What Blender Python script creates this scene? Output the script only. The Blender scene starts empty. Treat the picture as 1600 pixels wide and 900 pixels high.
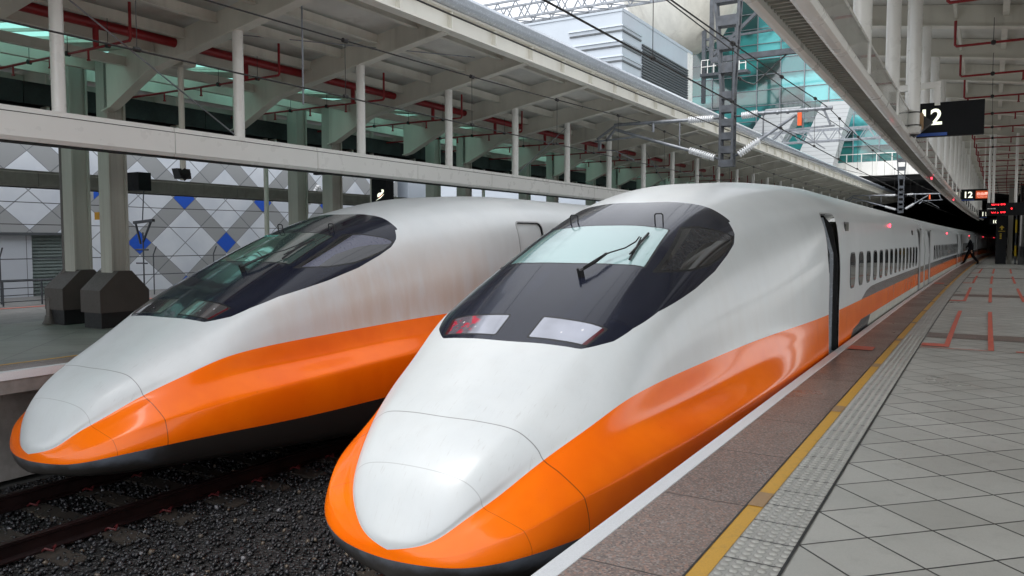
import bpy, bmesh, math, random
import numpy as np
from mathutils import Vector
random.seed(7); rng = np.random.default_rng(11)
S = bpy.context.scene
col = S.collection
# ------------------------------------------------------------------ camera
cam = bpy.data.cameras.new('camera'); co = bpy.data.objects.new('camera', cam); col.objects.link(co)
cam.sensor_width = 36; cam.lens = 36 * 1230 / 1600; cam.clip_end = 2000; cam.clip_start = .05
YAW, PIT = math.radians(30.814), math.radians(3.4893)
co.location = (0, 0, 1.5)
co.rotation_euler = (math.pi / 2 - PIT, 0, YAW)
S.camera = co
# ------------------------------------------------------------------ world and sun
W = bpy.data.worlds.new('World'); S.world = W; W.use_nodes = True
wn, wl = W.node_tree.nodes, W.node_tree.links
wn.clear()
SUN_EL, SUN_AZ = math.radians(62), math.radians(200)
sky = wn.new('ShaderNodeTexSky'); sky.sky_type = 'NISHITA'; sky.sun_disc = False
sky.sun_elevation = SUN_EL; sky.sun_rotation = SUN_AZ; sky.air_density = 1.0; sky.dust_density = 1.2
hs = wn.new('ShaderNodeHueSaturation'); hs.inputs['Saturation'].default_value = .16
bg = wn.new('ShaderNodeBackground'); bg.inputs['Strength'].default_value = .15
wo = wn.new('ShaderNodeOutputWorld')
wl.new(sky.outputs[0], hs.inputs['Color']); wl.new(hs.outputs[0], bg.inputs['Color']); wl.new(bg.outputs[0], wo.inputs['Surface'])
sl = bpy.data.lights.new('sun', 'SUN'); sl.energy = .5; sl.angle = math.radians(25); sl.color = (1, .97, .93)
so = bpy.data.objects.new('sun', sl); col.objects.link(so)
d = Vector((math.sin(SUN_AZ) * math.cos(SUN_EL), math.cos(SUN_AZ) * math.cos(SUN_EL), math.sin(SUN_EL)))
so.rotation_euler = d.to_track_quat('Z', 'Y').to_euler()
S.view_settings.view_transform = 'Standard'; S.view_settings.look = 'None'
S.view_settings.exposure = 1.42; S.view_settings.gamma = 1
S.cycles.max_bounces = 10; S.cycles.diffuse_bounces = 6; S.cycles.glossy_bounces = 5
S.cycles.transmission_bounces = 6; S.cycles.sample_clamp_indirect = 8

# ------------------------------------------------------------------ helpers
KB = 2.4e-4
def bx(y):
    return KB * max(0., y - 5.) ** 2
def lin(h):
    h = h.lstrip('#'); r = []
    for i in (0, 2, 4):
        c = int(h[i:i+2], 16) / 255
        r.append(c / 12.92 if c <= .04045 else ((c + .055) / 1.055) ** 2.4)
    return tuple(r)
class NT:
    def __init__(s, name):
        s.m = bpy.data.materials.new(name); s.m.use_nodes = True
        s.t = s.m.node_tree; s.n = s.t.nodes; s.l = s.t.links
        s.p = s.n['Principled BSDF']
    def node(s, typ, **kw):
        n = s.n.new(typ)
        for k, v in kw.items(): setattr(n, k, v)
        return n
    def val(s, inp, v):
        if isinstance(v, bpy.types.NodeSocket): s.l.new(v, inp)
        elif isinstance(v, (tuple, list)) and len(v) == 3 and inp.type == 'RGBA': inp.default_value = (*v, 1)
        else: inp.default_value = v
    def math(s, op, a, b=0., c=0.):
        n = s.node('ShaderNodeMath', operation=op)
        s.val(n.inputs[0], a); s.val(n.inputs[1], b); s.val(n.inputs[2], c); return n.outputs[0]
    def pos(s):
        g = s.node('ShaderNodeNewGeometry'); x = s.node('ShaderNodeSeparateXYZ'); s.l.new(g.outputs['Position'], x.inputs[0])
        return g.outputs['Position'], x.outputs
    def objc(s):
        g = s.node('ShaderNodeTexCoord'); x = s.node('ShaderNodeSeparateXYZ'); s.l.new(g.outputs['Object'], x.inputs[0])
        return g.outputs['Object'], x.outputs
    def mapping(s, v, sc):
        m = s.node('ShaderNodeMapping'); s.l.new(v, m.inputs[0]); m.inputs['Scale'].default_value = sc; return m.outputs[0]
    def noise(s, v, scale, detail=3, rough=.55, sc=None):
        n = s.node('ShaderNodeTexNoise'); n.inputs['Scale'].default_value = scale; n.inputs['Detail'].default_value = detail
        n.inputs['Roughness'].default_value = rough
        if sc: v = s.mapping(v, sc)
        s.l.new(v, n.inputs['Vector']); return n.outputs['Fac']
    def ramp(s, f, a, b, lo=0., hi=1.):
        n = s.node('ShaderNodeMapRange', interpolation_type='SMOOTHSTEP')
        s.val(n.inputs['Value'], f)
        for i, v in enumerate((a, b, lo, hi)): s.val(n.inputs[i + 1], v)
        return n.outputs[0]
    def mix(s, f, a, b, mode='MIX'):
        n = s.node('ShaderNodeMix', data_type='RGBA', blend_type=mode)
        s.val(n.inputs[0], f); s.val(n.inputs[6], a); s.val(n.inputs[7], b); return n.outputs[2]
    def bump(s, h, strength=.3, dist=.01):
        b = s.node('ShaderNodeBump'); b.inputs['Strength'].default_value = strength; b.inputs['Distance'].default_value = dist
        s.val(b.inputs['Height'], h); s.l.new(b.outputs[0], s.p.inputs['Normal'])
    def set(s, **kw):
        for k, v in kw.items(): s.val(s.p.inputs[k], v)
        return s.m
def paint(name, c, rough=.45, metal=0., coat=0., var=.12, scale=3., bump=0., spec=.5, dirt=0., dirtcol=(.12, .1, .08), streak=(1, 1, 1)):
    """painted or plain surface with slight mottling, dirt and scuffs"""
    t = NT(name); v, _ = t.pos()
    n1 = t.noise(v, scale, 5, .6, streak); n2 = t.noise(v, scale * 9, 3)
    c = tuple(c); dk = tuple(x * (1 - var * 2) for x in c)
    cc = t.mix(t.ramp(n1, .25, .75), dk, c)
    if dirt: cc = t.mix(t.math('MULTIPLY', t.ramp(t.noise(v, scale * .7, 6, .7, (streak[0]*1.7, streak[1]*1.7, streak[2]*.5)), .52, .75), dirt), cc, dirtcol)
    t.set(**{'Base Color': cc, 'Metallic': metal, 'Roughness': t.ramp(n2, .2, .8, max(0., rough - .07), min(1., rough + .1)),
             'Coat Weight': coat, 'Coat Roughness': .06, 'Specular IOR Level': spec})
    if bump: t.bump(n2, bump, .004)
    return t.m
def tagit(o, label=None, cat=None, group=None, kind=None):
    for k, v in (('label', label), ('category', cat), ('group', group), ('kind', kind)):
        if v: o[k] = v
    return o
class MB:
    """collects shapes in world coordinates; build() links them as one mesh"""
    def __init__(s): s.v = []; s.f = []; s.mi = []; s.cur = 0
    def add(s, vs, fs):
        b = len(s.v); s.v += [tuple(map(float, q)) for q in vs]; s.f += [tuple(b + i for i in f) for f in fs]; s.mi += [s.cur] * len(fs)
    def box(s, x0, x1, y0, y1, z0, z1):
        s.add([(x0,y0,z0),(x1,y0,z0),(x1,y1,z0),(x0,y1,z0),(x0,y0,z1),(x1,y0,z1),(x1,y1,z1),(x0,y1,z1)],
              [(0,3,2,1),(4,5,6,7),(0,1,5,4),(1,2,6,5),(2,3,7,6),(3,0,4,7)])
    def cbox(s, x0, x1, y0, y1, z0, z1, c=.01):
        s.prism_y([(x0+c,z0),(x1-c,z0),(x1,z0+c),(x1,z1-c),(x1-c,z1),(x0+c,z1),(x0,z1-c),(x0,z0+c)], y0, y1, 1e9, False)
    def prism_y(s, prof, y0, y1, step=2.85, bend=True, caps=True):
        """profile [(x,z)] carried along y"""
        n = max(1, int(math.ceil((y1 - y0) / step))); m = len(prof); b = len(s.v); vs = []
        for i in range(n + 1):
            y = y0 + (y1 - y0) * i / n; o = bx(y) if bend else 0
            vs += [(x + o, y, z) for x, z in prof]
        fs = []
        for i in range(n):
            for k in range(m):
                a, c = i*m + k, i*m + (k+1) % m
                fs.append((a, c, c+m, a+m))
        if caps: fs += [tuple(range(m))[::-1], tuple(n*m + k for k in range(m))]
        s.add(vs, fs)
    def sheet(s, x0, x1, y0, y1, z, step=2.85):
        n = max(1, int(math.ceil((y1 - y0) / step))); vs = []
        for i in range(n + 1):
            y = y0 + (y1 - y0) * i / n; vs += [(x0 + bx(y), y, z), (x1 + bx(y), y, z)]
        s.add(vs, [(2*i, 2*i+1, 2*i+3, 2*i+2) for i in range(n)])
    def prism_x(s, prof, x0, x1):
        m = len(prof)
        s.add([(x0, y, z) for y, z in prof] + [(x1, y, z) for y, z in prof],
              [(k, k+m, (k+1) % m + m, (k+1) % m) for k in range(m)] + [tuple(range(m)), tuple(range(2*m-1, m-1, -1))])
    def hull(s, bot, top):
        m = len(bot)
        s.add(list(bot) + list(top), [(k, (k+1) % m, (k+1) % m + m, k+m) for k in range(m)] + [tuple(range(m))[::-1], tuple(range(m, 2*m))])
    def tube(s, pts, r, n=10, caps=True):
        P = [Vector(p) for p in pts]; R = r if isinstance(r, (list, tuple)) else [r] * len(P); b = []; up = None; vs = []
        for i, p in enumerate(P):
            if i == 0: t = P[1] - P[0]
            elif i == len(P) - 1: t = P[-1] - P[-2]
            else: t = (P[i] - P[i-1]).normalized() + (P[i+1] - P[i]).normalized()
            t.normalize()
            if up is None or abs(up.dot(t)) > .95:
                up = Vector((0,0,1)) if abs(t.z) < .9 else Vector((1,0,0))
            u = t.cross(up).normalized(); w = u.cross(t).normalized(); up = w
            for k in range(n):
                a = 2*math.pi*k/n; vs.append(p + (u*math.cos(a) + w*math.sin(a)) * R[i])
        fs = []
        for i in range(len(P)-1):
            for k in range(n):
                fs.append((i*n+k, i*n+(k+1) % n, (i+1)*n+(k+1) % n, (i+1)*n+k))
        if caps: fs += [tuple(range(n))[::-1], tuple((len(P)-1)*n + k for k in range(n))]
        s.add(vs, fs)
    def bar(s, a, b, w, h):
        """rectangular bar from a to b; w wide sideways, h high"""
        a, b = Vector(a), Vector(b); t = (b-a).normalized()
        up = Vector((0,0,1)) if abs(t.z) < .95 else Vector((0,1,0))
        u = t.cross(up).normalized() * w/2; v = u.cross(t).normalized() * h/2
        q = lambda p: [p-u-v, p+u-v, p+u+v, p-u+v]
        s.hull(q(a), q(b))
    def build(s, name, mat, parent=None, smooth=False, **tags):
        me = bpy.data.meshes.new(name)
        off = Vector(parent_loc(parent))
        me.from_pydata([(v[0]-off.x, v[1]-off.y, v[2]-off.z) for v in s.v], [], s.f)
        mats = mat if isinstance(mat, (list, tuple)) else [mat]
        for m in mats: me.materials.append(m)
        if any(s.mi): me.polygons.foreach_set('material_index', s.mi)
        if smooth:
            me.polygons.foreach_set('use_smooth', [True] * len(s.f))
            me.set_sharp_from_angle(angle=math.radians(38))
        me.update(); me.validate()
        o = bpy.data.objects.new(name, me); col.objects.link(o)
        if parent: o.parent = parent
        tagit(o, **tags); return o
_loc = {}
def parent_loc(p):
    while p is not None:
        if p.name in _loc: return _loc[p.name]
        p = p.parent
    return (0, 0, 0)
def empty(name, loc, label, cat, group=None):
    o = bpy.data.objects.new(name, None); col.objects.link(o); o.location = loc; o.empty_display_size = .2
    _loc[o.name] = tuple(loc); tagit(o, label, cat, group); return o
def single(mb, name, mat, loc, label, cat, group=None, smooth=False):
    """a thing that is one mesh, its origin at loc"""
    class P: pass
    off = Vector(loc); mb.v = [(v[0]-off.x, v[1]-off.y, v[2]-off.z) for v in mb.v]
    o = mb.build(name, mat, None, smooth); o.location = loc; _loc[o.name] = tuple(loc); tagit(o, label, cat, group); return o
def copy_tree(o, delta=None, loc=None, parent=None, label=None):
    c = o.copy(); col.objects.link(c)
    if parent: c.parent = parent
    if delta: c.location = Vector(o.location) + Vector(delta)
    if loc: c.location = loc
    if label: c['label'] = label
    _loc[c.name] = tuple(c.location)
    for ch in o.children: copy_tree(ch, parent=c)
    return c
def text_mesh(body, size, thick, name, mat, M, parent, bold=0., align='LEFT', xs=1.):
    cu = bpy.data.curves.new('t', 'FONT'); cu.body = body; cu.size = size; cu.extrude = thick; cu.offset = bold
    cu.align_x = align; cu.resolution_u = 3
    to = bpy.data.objects.new('t', cu); col.objects.link(to)
    dg = bpy.context.evaluated_depsgraph_get(); me = bpy.data.meshes.new_from_object(to.evaluated_get(dg))
    bpy.data.objects.remove(to); me.name = name
    off = parent_loc(parent)
    for v in me.vertices:
        q = M(v.co.x * xs, v.co.y, v.co.z); v.co = (q[0]-off[0], q[1]-off[1], q[2]-off[2])
    me.materials.clear(); me.materials.append(mat); me.update()
    o = bpy.data.objects.new(name, me); col.objects.link(o); o.parent = parent; return o

# ------------------------------------------------------------------ materials
def train_white(name, grime, tint):
    t = NT(name); v, (x, y, z) = t.objc()
    base = (.59, .615, .62)
    n1 = t.noise(v, 1.1, 5, .6); n2 = t.noise(v, 1.5, 5, .6, (3, 3, .3)); n3 = t.noise(v, 60, 2)
    c = t.mix(t.ramp(n1, .3, .7), (.54, .57, .58), base)
    # brown brake-dust staining on the flanks behind the cab, with vertical run marks
    side = t.math('MULTIPLY', t.ramp(y, 5.6, 8.0), t.ramp(z, 1.75, .55))
    patch = t.ramp(t.math('ADD', t.math('MULTIPLY', n2, .5), t.math('MULTIPLY', t.noise(v, .55, 3), .6)), .42, .68)
    c = t.mix(t.math('MULTIPLY', t.math('MULTIPLY', side, patch), grime), c, tint)
    spk = t.ramp(t.noise(v, 14, 4, .7), .70, .78)       # insect specks and run marks on the nose
    strk = t.ramp(t.noise(v, 9, 4, .65, (7, .8, .8)), .58, .74)
    c = t.mix(t.math('MULTIPLY', spk, .6), c, (.25, .23, .20))
    c = t.mix(t.math('MULTIPLY', t.math('MULTIPLY', strk, t.ramp(y, 6.2, 4.8)), .38), c, (.38, .37, .36))
    # vertical film of dirt on the sides of the carriages
    c = t.mix(t.math('MULTIPLY', t.ramp(n2, .45, .7), .08), c, (.42, .40, .37))
    # panel joints of the nose cover
    c = t.mix(t.math('MULTIPLY', seam(t, x, y), .8), c, (.12, .12, .12))
    t.set(**{'Base Color': c, 'Roughness': t.ramp(n1, .2, .8, .30, .40), 'Coat Weight': .22, 'Coat Roughness': .12})
    t.bump(t.noise(v, 1.1, 2), .02, .03)
    return t.m
def seam(t, x, y):
    xx = t.math('MULTIPLY', x, x)
    r = None
    x4 = t.math('MULTIPLY', xx, xx)
    for c0, k, k4 in ((4.40, .10, .0), (4.80, .14, .05)):
        dd = t.math('ABSOLUTE', t.math('ADD', t.math('SUBTRACT', t.math('SUBTRACT', y, c0), t.math('MULTIPLY', xx, k)), t.math('MULTIPLY', x4, k4)))
        m = t.ramp(dd, .0048 if c0 > 4.5 else .0032, .0018 if c0 > 4.5 else .0008)
        if c0 < 4.5: m = t.math('MULTIPLY', m, .5)
        r = m if r is None else t.math('MAXIMUM', r, m)
    return r
def train_orange():
    t = NT('orange_train_paint'); v, (x, y, z) = t.objc()
    n = t.noise(v, 1.5, 4); c = t.mix(t.ramp(n, .3, .7), (.86, .138, .002), (.94, .172, .002))
    c = t.mix(t.math('MULTIPLY', t.ramp(t.noise(v, 25, 4, .7), .68, .76), .45), c, (.16, .05, .01))
    c = t.mix(t.math('MULTIPLY', t.ramp(t.noise(v, 3, 5, .65, (4, 4, .4)), .52, .75), t.math('MULTIPLY', .30, t.ramp(y, 9, 13))), c, (.20, .06, .02))
    c = t.mix(t.math('MULTIPLY', seam(t, x, y), .8), c, (.08, .02, .01))
    t.set(**{'Base Color': c, 'Roughness': .24, 'Specular IOR Level': .2, 'Coat Weight': .28, 'Coat Roughness': .08}); t.bump(t.noise(v, 1.1, 2), .02, .03)
    return t.m
def canopy_mat(name, base, rain):
    t = NT(name); v, (x, y, z) = t.objc()
    n = t.noise(v, 30, 4, .7); n2 = t.noise(v, 1.2, 4, .6, (3, .5, .5))
    c = t.mix(t.math('MULTIPLY', t.ramp(n2, .45, .7), .5), base, tuple(q * 2.2 for q in base))
    t.set(**{'Base Color': c, 'Roughness': t.ramp(n2, .3, .7, .07, .22), 'Specular IOR Level': .25, 'Coat Weight': .42, 'Coat Roughness': .03, 'Coat IOR': 1.45})
    if rain: t.bump(t.ramp(t.noise(v, 70, 3, .6), .55, .7), .12, .003)
    return t.m
def rect_grid_mat(name, sx, sy, ox, oy, c1, c2, gro, gw, rough, rot45=False, pave=0., speck=0.):
    """stone slabs laid on a grid, joints sunk"""
    t = NT(name); v, (x, y, z) = t.pos()
    # follow the gentle bend of the platform
    yy = t.math('MAXIMUM', t.math('SUBTRACT', y, 5.), 0.)
    x = t.math('SUBTRACT', x, t.math('MULTIPLY', t.math('MULTIPLY', yy, yy), KB))
    x0 = t.math('SUBTRACT', x, ox); y0 = t.math('SUBTRACT', y, oy)
    if rot45:
        a = t.math('MULTIPLY', t.math('ADD', x0, y0), 1 / sx); b = t.math('MULTIPLY', t.math('SUBTRACT', y0, x0), 1 / sx); wa = wb = gw / sx * 1.414
    else:
        a = t.math('MULTIPLY', x0, 1 / sx); b = t.math('MULTIPLY', y0, 1 / sy); wa, wb = gw / sx, gw / sy
    def edge(q, w):
        f = t.math('ABSOLUTE', t.math('SUBTRACT', t.math('FRACT', q), .5)); return t.ramp(f, .5 - w, .5 - w * .35)
    j = t.math('MAXIMUM', edge(a, wa), edge(b, wb))
    cb = t.node('ShaderNodeCombineXYZ'); t.l.new(t.math('FLOOR', a), cb.inputs[0]); t.l.new(t.math('FLOOR', b), cb.inputs[1])
    wnz = t.node('ShaderNodeTexWhiteNoise'); wnz.noise_dimensions = '2D'; t.l.new(cb.outputs[0], wnz.inputs['Vector'])
    n1 = t.noise(v, .9, 5, .6); n2 = t.noise(v, 7, 5, .65); n3 = t.noise(v, 140, 3, .6)
    f = t.math('ADD', t.math('MULTIPLY', wnz.outputs['Value'], .28), t.math('MULTIPLY', n1, .72))
    c = t.mix(t.ramp(f, .3, .75), c1, c2)
    c = t.mix(t.math('MULTIPLY', t.ramp(n2, .5, .8), .34), c, tuple(q * .55 for q in c1))
    c = t.mix(t.ramp(n3, .3, .7, 0., .25), c, tuple(q * .6 for q in c2))
    if speck:
        vo = t.node('ShaderNodeTexVoronoi'); vo.inputs['Scale'].default_value = 95; t.l.new(v, vo.inputs['Vector'])
        sp = t.node('ShaderNodeSeparateColor'); t.l.new(vo.outputs['Color'], sp.inputs[0])
        c = t.mix(t.ramp(sp.outputs[0], .72, .86, 0., speck), c, (.035, .032, .03))
        c = t.mix(t.ramp(sp.outputs[1], .60, .9, 0., speck), c, (.40, .22, .16))
        c = t.mix(t.ramp(sp.outputs[2], .72, .9, 0., speck * .8), c, (.42, .38, .35))
    st = t.ramp(t.noise(v, .55, 4, .7), .60, .72)
    c = t.mix(t.math('MULTIPLY', st, .22), c, (.20, .16, .10))
    c = t.mix(j, c, gro)
    t.set(**{'Base Color': c, 'Roughness': t.ramp(n1, .25, .75, rough - .1, rough + .12), 'Specular IOR Level': .45})
    t.bump(t.math('SUBTRACT', t.math('MULTIPLY', n3, .12), j), .5, .004)
    return t.m
def tactile_mat():
    t = NT('studded_tactile_tile'); v, (x, y, z) = t.pos()
    yy = t.math('MAXIMUM', t.math('SUBTRACT', y, 5.), 0.)
    x = t.math('SUBTRACT', x, t.math('MULTIPLY', t.math('MULTIPLY', yy, yy), KB))
    a = t.math('MULTIPLY', t.math('ADD', x, 1.01), 1 / .28); b = t.math('MULTIPLY', t.math('SUBTRACT', y, 3.37), 1 / .292)
    f = t.math('ABSOLUTE', t.math('SUBTRACT', t.math('FRACT', b), .5)); j = t.ramp(f, .468, .484)
    fa = t.math('SUBTRACT', t.math('FRACT', t.math('MULTIPLY', a, 5)), .5); fb = t.math('SUBTRACT', t.math('FRACT', t.math('MULTIPLY', b, 5)), .5)
    r = t.math('SQRT', t.math('ADD', t.math('MULTIPLY', fa, fa), t.math('MULTIPLY', fb, fb)))
    dome = t.math('MULTIPLY', t.ramp(r, .40, .12), t.ramp(y, 12.5, 14.))
    n1 = t.noise(v, 1.3, 5); n2 = t.noise(v, 30, 4)
    c = t.mix(t.ramp(n1, .3, .7), (.40, .395, .365), (.48, .475, .445))
    c = t.mix(t.math('MULTIPLY', t.ramp(n2, .45, .75), .3), c, (.20, .195, .18))
    ring = t.math('MULTIPLY', t.ramp(r, .52, .40), t.ramp(r, .30, .42))
    c = t.mix(t.math('MULTIPLY', ring, .28), c, (.14, .135, .12))
    c = t.mix(j, c, (.03, .03, .03))
    t.set(**{'Base Color': c, 'Roughness': .42}); t.bump(t.math('SUBTRACT', dome, t.math('MULTIPLY', j, 1.)), 1., .006)
    return t.m
def worn(name, c, c2, rough=.5, thr=.55, amt=.6):
    t = NT(name); v, _ = t.pos()
    n = t.noise(v, 14, 6, .7); n2 = t.noise(v, 120, 3)
    cc = t.mix(t.math('MULTIPLY', t.ramp(n, thr, thr + .2), amt), c, c2); cc = t.mix(t.ramp(n2, .4, .75, 0., .3), cc, tuple(q * .6 for q in c))
    t.set(**{'Base Color': cc, 'Roughness': rough}); t.bump(n2, .3, .003); return t.m
def emis(name, c, s):
    t = NT(name); t.set(**{'Base Color': c, 'Emission Color': c, 'Emission Strength': s}); return t.m
M = {}
M['white1'] = train_white('white_train_paint', .12, (.50, .44, .38))
M['white2'] = train_white('white_train_paint_stained', .62, (.50, .39, .30))
M['orange'] = train_orange()
M['canopy'] = canopy_mat('wet_navy_canopy_paint', (.009, .011, .021), True)
M['seal'] = paint('black_rubber', (.008, .008, .009), .4)
M['skirt'] = paint('grey_skirt_paint', (.045, .052, .062), .4, dirt=.9, dirtcol=(.02, .02, .02), scale=1.6)
t = NT('grey_nose_skirt_paint'); v, (x, y, z) = t.objc()
gr = t.math('MAXIMUM', t.ramp(t.math('ADD', y, t.math('MULTIPLY', t.noise(v, 3, 4), .5)), 4.75, 5.25), t.ramp(t.math('ADD', z, t.math('MULTIPLY', t.noise(v, 4, 5, .7), .2)), -.52, -.66))
t.set(**{'Base Color': t.mix(gr, (.10, .115, .14), (.022, .02, .018)), 'Roughness': .45}); M['skirt'] = t.m
M['under'] = paint('dark_underframe', (.012, .012, .013), .8)
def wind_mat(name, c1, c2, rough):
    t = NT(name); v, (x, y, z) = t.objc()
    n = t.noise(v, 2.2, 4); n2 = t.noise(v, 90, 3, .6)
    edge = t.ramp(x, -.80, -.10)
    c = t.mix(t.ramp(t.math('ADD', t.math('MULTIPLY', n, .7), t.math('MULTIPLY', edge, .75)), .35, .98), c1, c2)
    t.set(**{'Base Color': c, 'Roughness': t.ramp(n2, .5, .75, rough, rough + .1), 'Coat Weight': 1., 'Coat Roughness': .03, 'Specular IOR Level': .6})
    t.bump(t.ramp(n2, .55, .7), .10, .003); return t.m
M['wind1'] = wind_mat('sky_reflection_windscreen', (.10, .20, .20), (.30, .45, .45), .10)  # reflected sky is put into this glass as a pale teal colour
M['wind2'] = wind_mat('clear_windscreen', (.010, .022, .022), (.045, .075, .07), .05)
t = NT('dark_side_glass'); t.set(**{'Base Color': (.008, .009, .012), 'Roughness': .04, 'Specular IOR Level': .7, 'Coat Weight': 1., 'Coat Roughness': .02}); M['dglass'] = t.m
def lens(name, base, red=False):
    t = NT(name); v, (x, y, z) = t.objc(); n = t.noise(v, 2.5, 2); n2 = t.noise(v, 150, 3)
    c = t.mix(t.ramp(n, .3, .7), tuple(q * .7 for q in base), base)
    if red: c = t.mix(t.ramp(x, -.42, -.48), c, t.mix(t.ramp(t.noise(v, 9, 2), .52, .62), (.14, .12, .15), (.55, .03, .07)))  # red reflections painted as blotches into the far side glass
    t.set(**{'Base Color': c, 'Roughness': .12, 'Coat Weight': 1., 'Coat Roughness': .03, 'Metallic': .25}); t.bump(n2, .06, .002); return t.m
M['glint'] = paint('painted_lamp_glint', (.9, .9, .92), .1, metal=.5)  # for the small white glints painted onto the headlight glass
M['doorring'] = paint('grey_door_frame', (.30, .31, .31), .4)
M['lens1'] = lens('rain_dotted_headlight_glass', (.40, .42, .49))
M['lens1r'] = lens('rain_dotted_headlight_glass_red_reflection', (.40, .42, .49), True)
M['lens2'] = lens('dark_headlight_glass', (.085, .08, .085))
M['pillar'] = paint('dark_inner_pillar', (.012, .013, .018), .25, coat=.4, dirt=0, var=.02)
M['pillar2'] = paint('reflection_lit_inner_pillar', (.08, .085, .125), .3, coat=.5, dirt=0, var=.03)  # farther train's copy, lighter to paint in the reflection on the bulge
M['tealtext'] = paint('teal_lettering', (.10, .42, .36), .5)
M['red_lens'] = paint('dark_red_lamp_glass', (.09, .012, .018), .12)
M['window'] = NT('carriage_window_glass').m
t = NT('carriage_window_glass'); v, (x, y, z) = t.objc(); c = t.mix(t.ramp(t.noise(v, 2.5, 2, .5), .4, .6), (.006, .008, .009), (.06, .07, .07))
t.set(**{'Base Color': c, 'Roughness': .06, 'Coat Weight': 1.}); M['window'] = t.m
M['grayband'] = paint('grey_stripe_paint', (.10, .10, .115), .25, coat=.6)
M['cream'] = paint('cream_sill_paint', (.45, .44, .38), .4, dirt=.5)
M['black'] = paint('black_plastic', (.012, .012, .013), .4)
M['lampred'] = emis('red_indicator_light', (1., .03, .06), 3)
M['steel'] = paint('galvanised_steel', (.30, .32, .35), .45, metal=.6, var=.2, scale=6, dirt=.3)
M['dsteel'] = paint('weathered_dark_steel', (.085, .095, .11), .5, metal=.2, var=.25, scale=6, dirt=.3)
M['porcelain'] = paint('white_porcelain', (.72, .74, .76), .2, coat=.8)
M['wire'] = paint('dark_copper_wire', (.02, .018, .018), .6)
M['cable'] = paint('pale_cable', (.22, .24, .27), .5)
M['cwhite'] = paint('cream_white_structure_paint', (.70, .675, .60), .42, var=.10, scale=1.2, dirt=.28, dirtcol=(.16, .13, .10), streak=(1, 1, .3))
M['fascia'] = paint('warm_white_fascia_paint', (.78, .76, .68), .35, var=.05, scale=.8, dirt=.18, dirtcol=(.25, .19, .12))
M['beamw'] = paint('white_panel_enamel', (.80, .79, .755), .30, var=.03, scale=.5, dirt=.05, dirtcol=(.2, .16, .12), streak=(3, .6, 1), coat=.25)
M['deck'] = paint('grey_roof_sheet', (.66, .65, .61), .5, var=.12, scale=.8, dirt=.35)
M['gutter'] = paint('silver_gutter_metal', (.52, .57, .63), .22, metal=.15, var=.05, coat=.5)
M['red'] = paint('red_pipe_paint', (.27, .008, .012), .4, var=.15)
M['duct'] = paint('dark_grey_duct', (.035, .038, .040), .75, var=.3, scale=2, bump=.2)
M['colm'] = paint('grey_column_paint', (.42, .405, .36), .45, var=.08, scale=1.3, dirt=.35, dirtcol=(.12, .10, .07), streak=(3, 3, .3))
M['shroud'] = paint('brown_metal_shroud', (.075, .064, .058), .42, metal=.1, var=.06, dirt=0)
M['greenbeam'] = paint('grey_green_beam_paint', (.32, .325, .29), .5, dirt=.3)
M['signblk'] = paint('black_sign_panel', (.008, .009, .011), .6, spec=.2)
M['signblue'] = paint('blue_sign_stripe', (.02, .09, .42), .35)
M['signtext'] = emis('backlit_cream_lettering', (.80, .82, .66), .55)
M['signor'] = emis('backlit_orange_panel', (.80, .11, .02), .12)
M['signortxt'] = emis('backlit_pale_orange_lettering', (.95, .62, .50), .35)
M['led'] = emis('red_led_dots', (1., .02, .03), 3)
M['ledoff'] = emis('pale_led_dots', (.5, .5, .5), .25)
M['yellow'] = emis('backlit_yellow_symbol', (.40, .28, .01), .03)
t = NT('teal_skylight_glass')
tr = t.node('ShaderNodeBsdfTranslucent'); tr.inputs[0].default_value = (.50, .73, .68, 1)
tp = t.node('ShaderNodeBsdfTransparent'); tp.inputs[0].default_value = (.2, .5, .45, 1)
mx = t.node('ShaderNodeMixShader'); mx.inputs[0].default_value = .12
t.l.new(tr.outputs[0], mx.inputs[1]); t.l.new(tp.outputs[0], mx.inputs[2]); t.l.new(mx.outputs[0], t.n['Material Output'].inputs['Surface']); M['skylight'] = t.m

# ------------------------------------------------------------------ ground, track bed
def plane(name, x0, x1, y0, y1, z, mat, step=2.85):
    mb = MB(); mb.sheet(x0, x1, y0, y1, z, step); return mb.build(name, mat, None, kind='structure')
t = NT('dark_ballast'); v, _ = t.pos()
vo = t.node('ShaderNodeTexVoronoi'); vo.inputs['Scale'].default_value = 24; t.l.new(v, vo.inputs['Vector'])
sp = t.node('ShaderNodeSeparateColor'); t.l.new(vo.outputs['Color'], sp.inputs[0])
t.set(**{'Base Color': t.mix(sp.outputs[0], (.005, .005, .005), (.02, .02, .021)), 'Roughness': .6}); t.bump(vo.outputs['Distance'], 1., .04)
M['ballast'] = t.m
t = NT('crushed_stone'); oi = t.node('ShaderNodeNewGeometry'); v, _ = t.pos()
rpi = oi.outputs['Random Per Island']
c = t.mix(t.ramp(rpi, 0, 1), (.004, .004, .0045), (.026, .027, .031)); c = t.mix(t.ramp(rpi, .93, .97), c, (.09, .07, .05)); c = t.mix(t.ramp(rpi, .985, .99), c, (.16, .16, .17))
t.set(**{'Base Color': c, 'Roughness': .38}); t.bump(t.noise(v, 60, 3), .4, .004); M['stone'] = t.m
plane('ground', -400, 400, -200, 600, -1.62, paint('bare_ground', (.06, .06, .055), .9), 50)
plane('track_bed', -9.98, -1.74, -12, 140, -1.47, M['ballast'])
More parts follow.
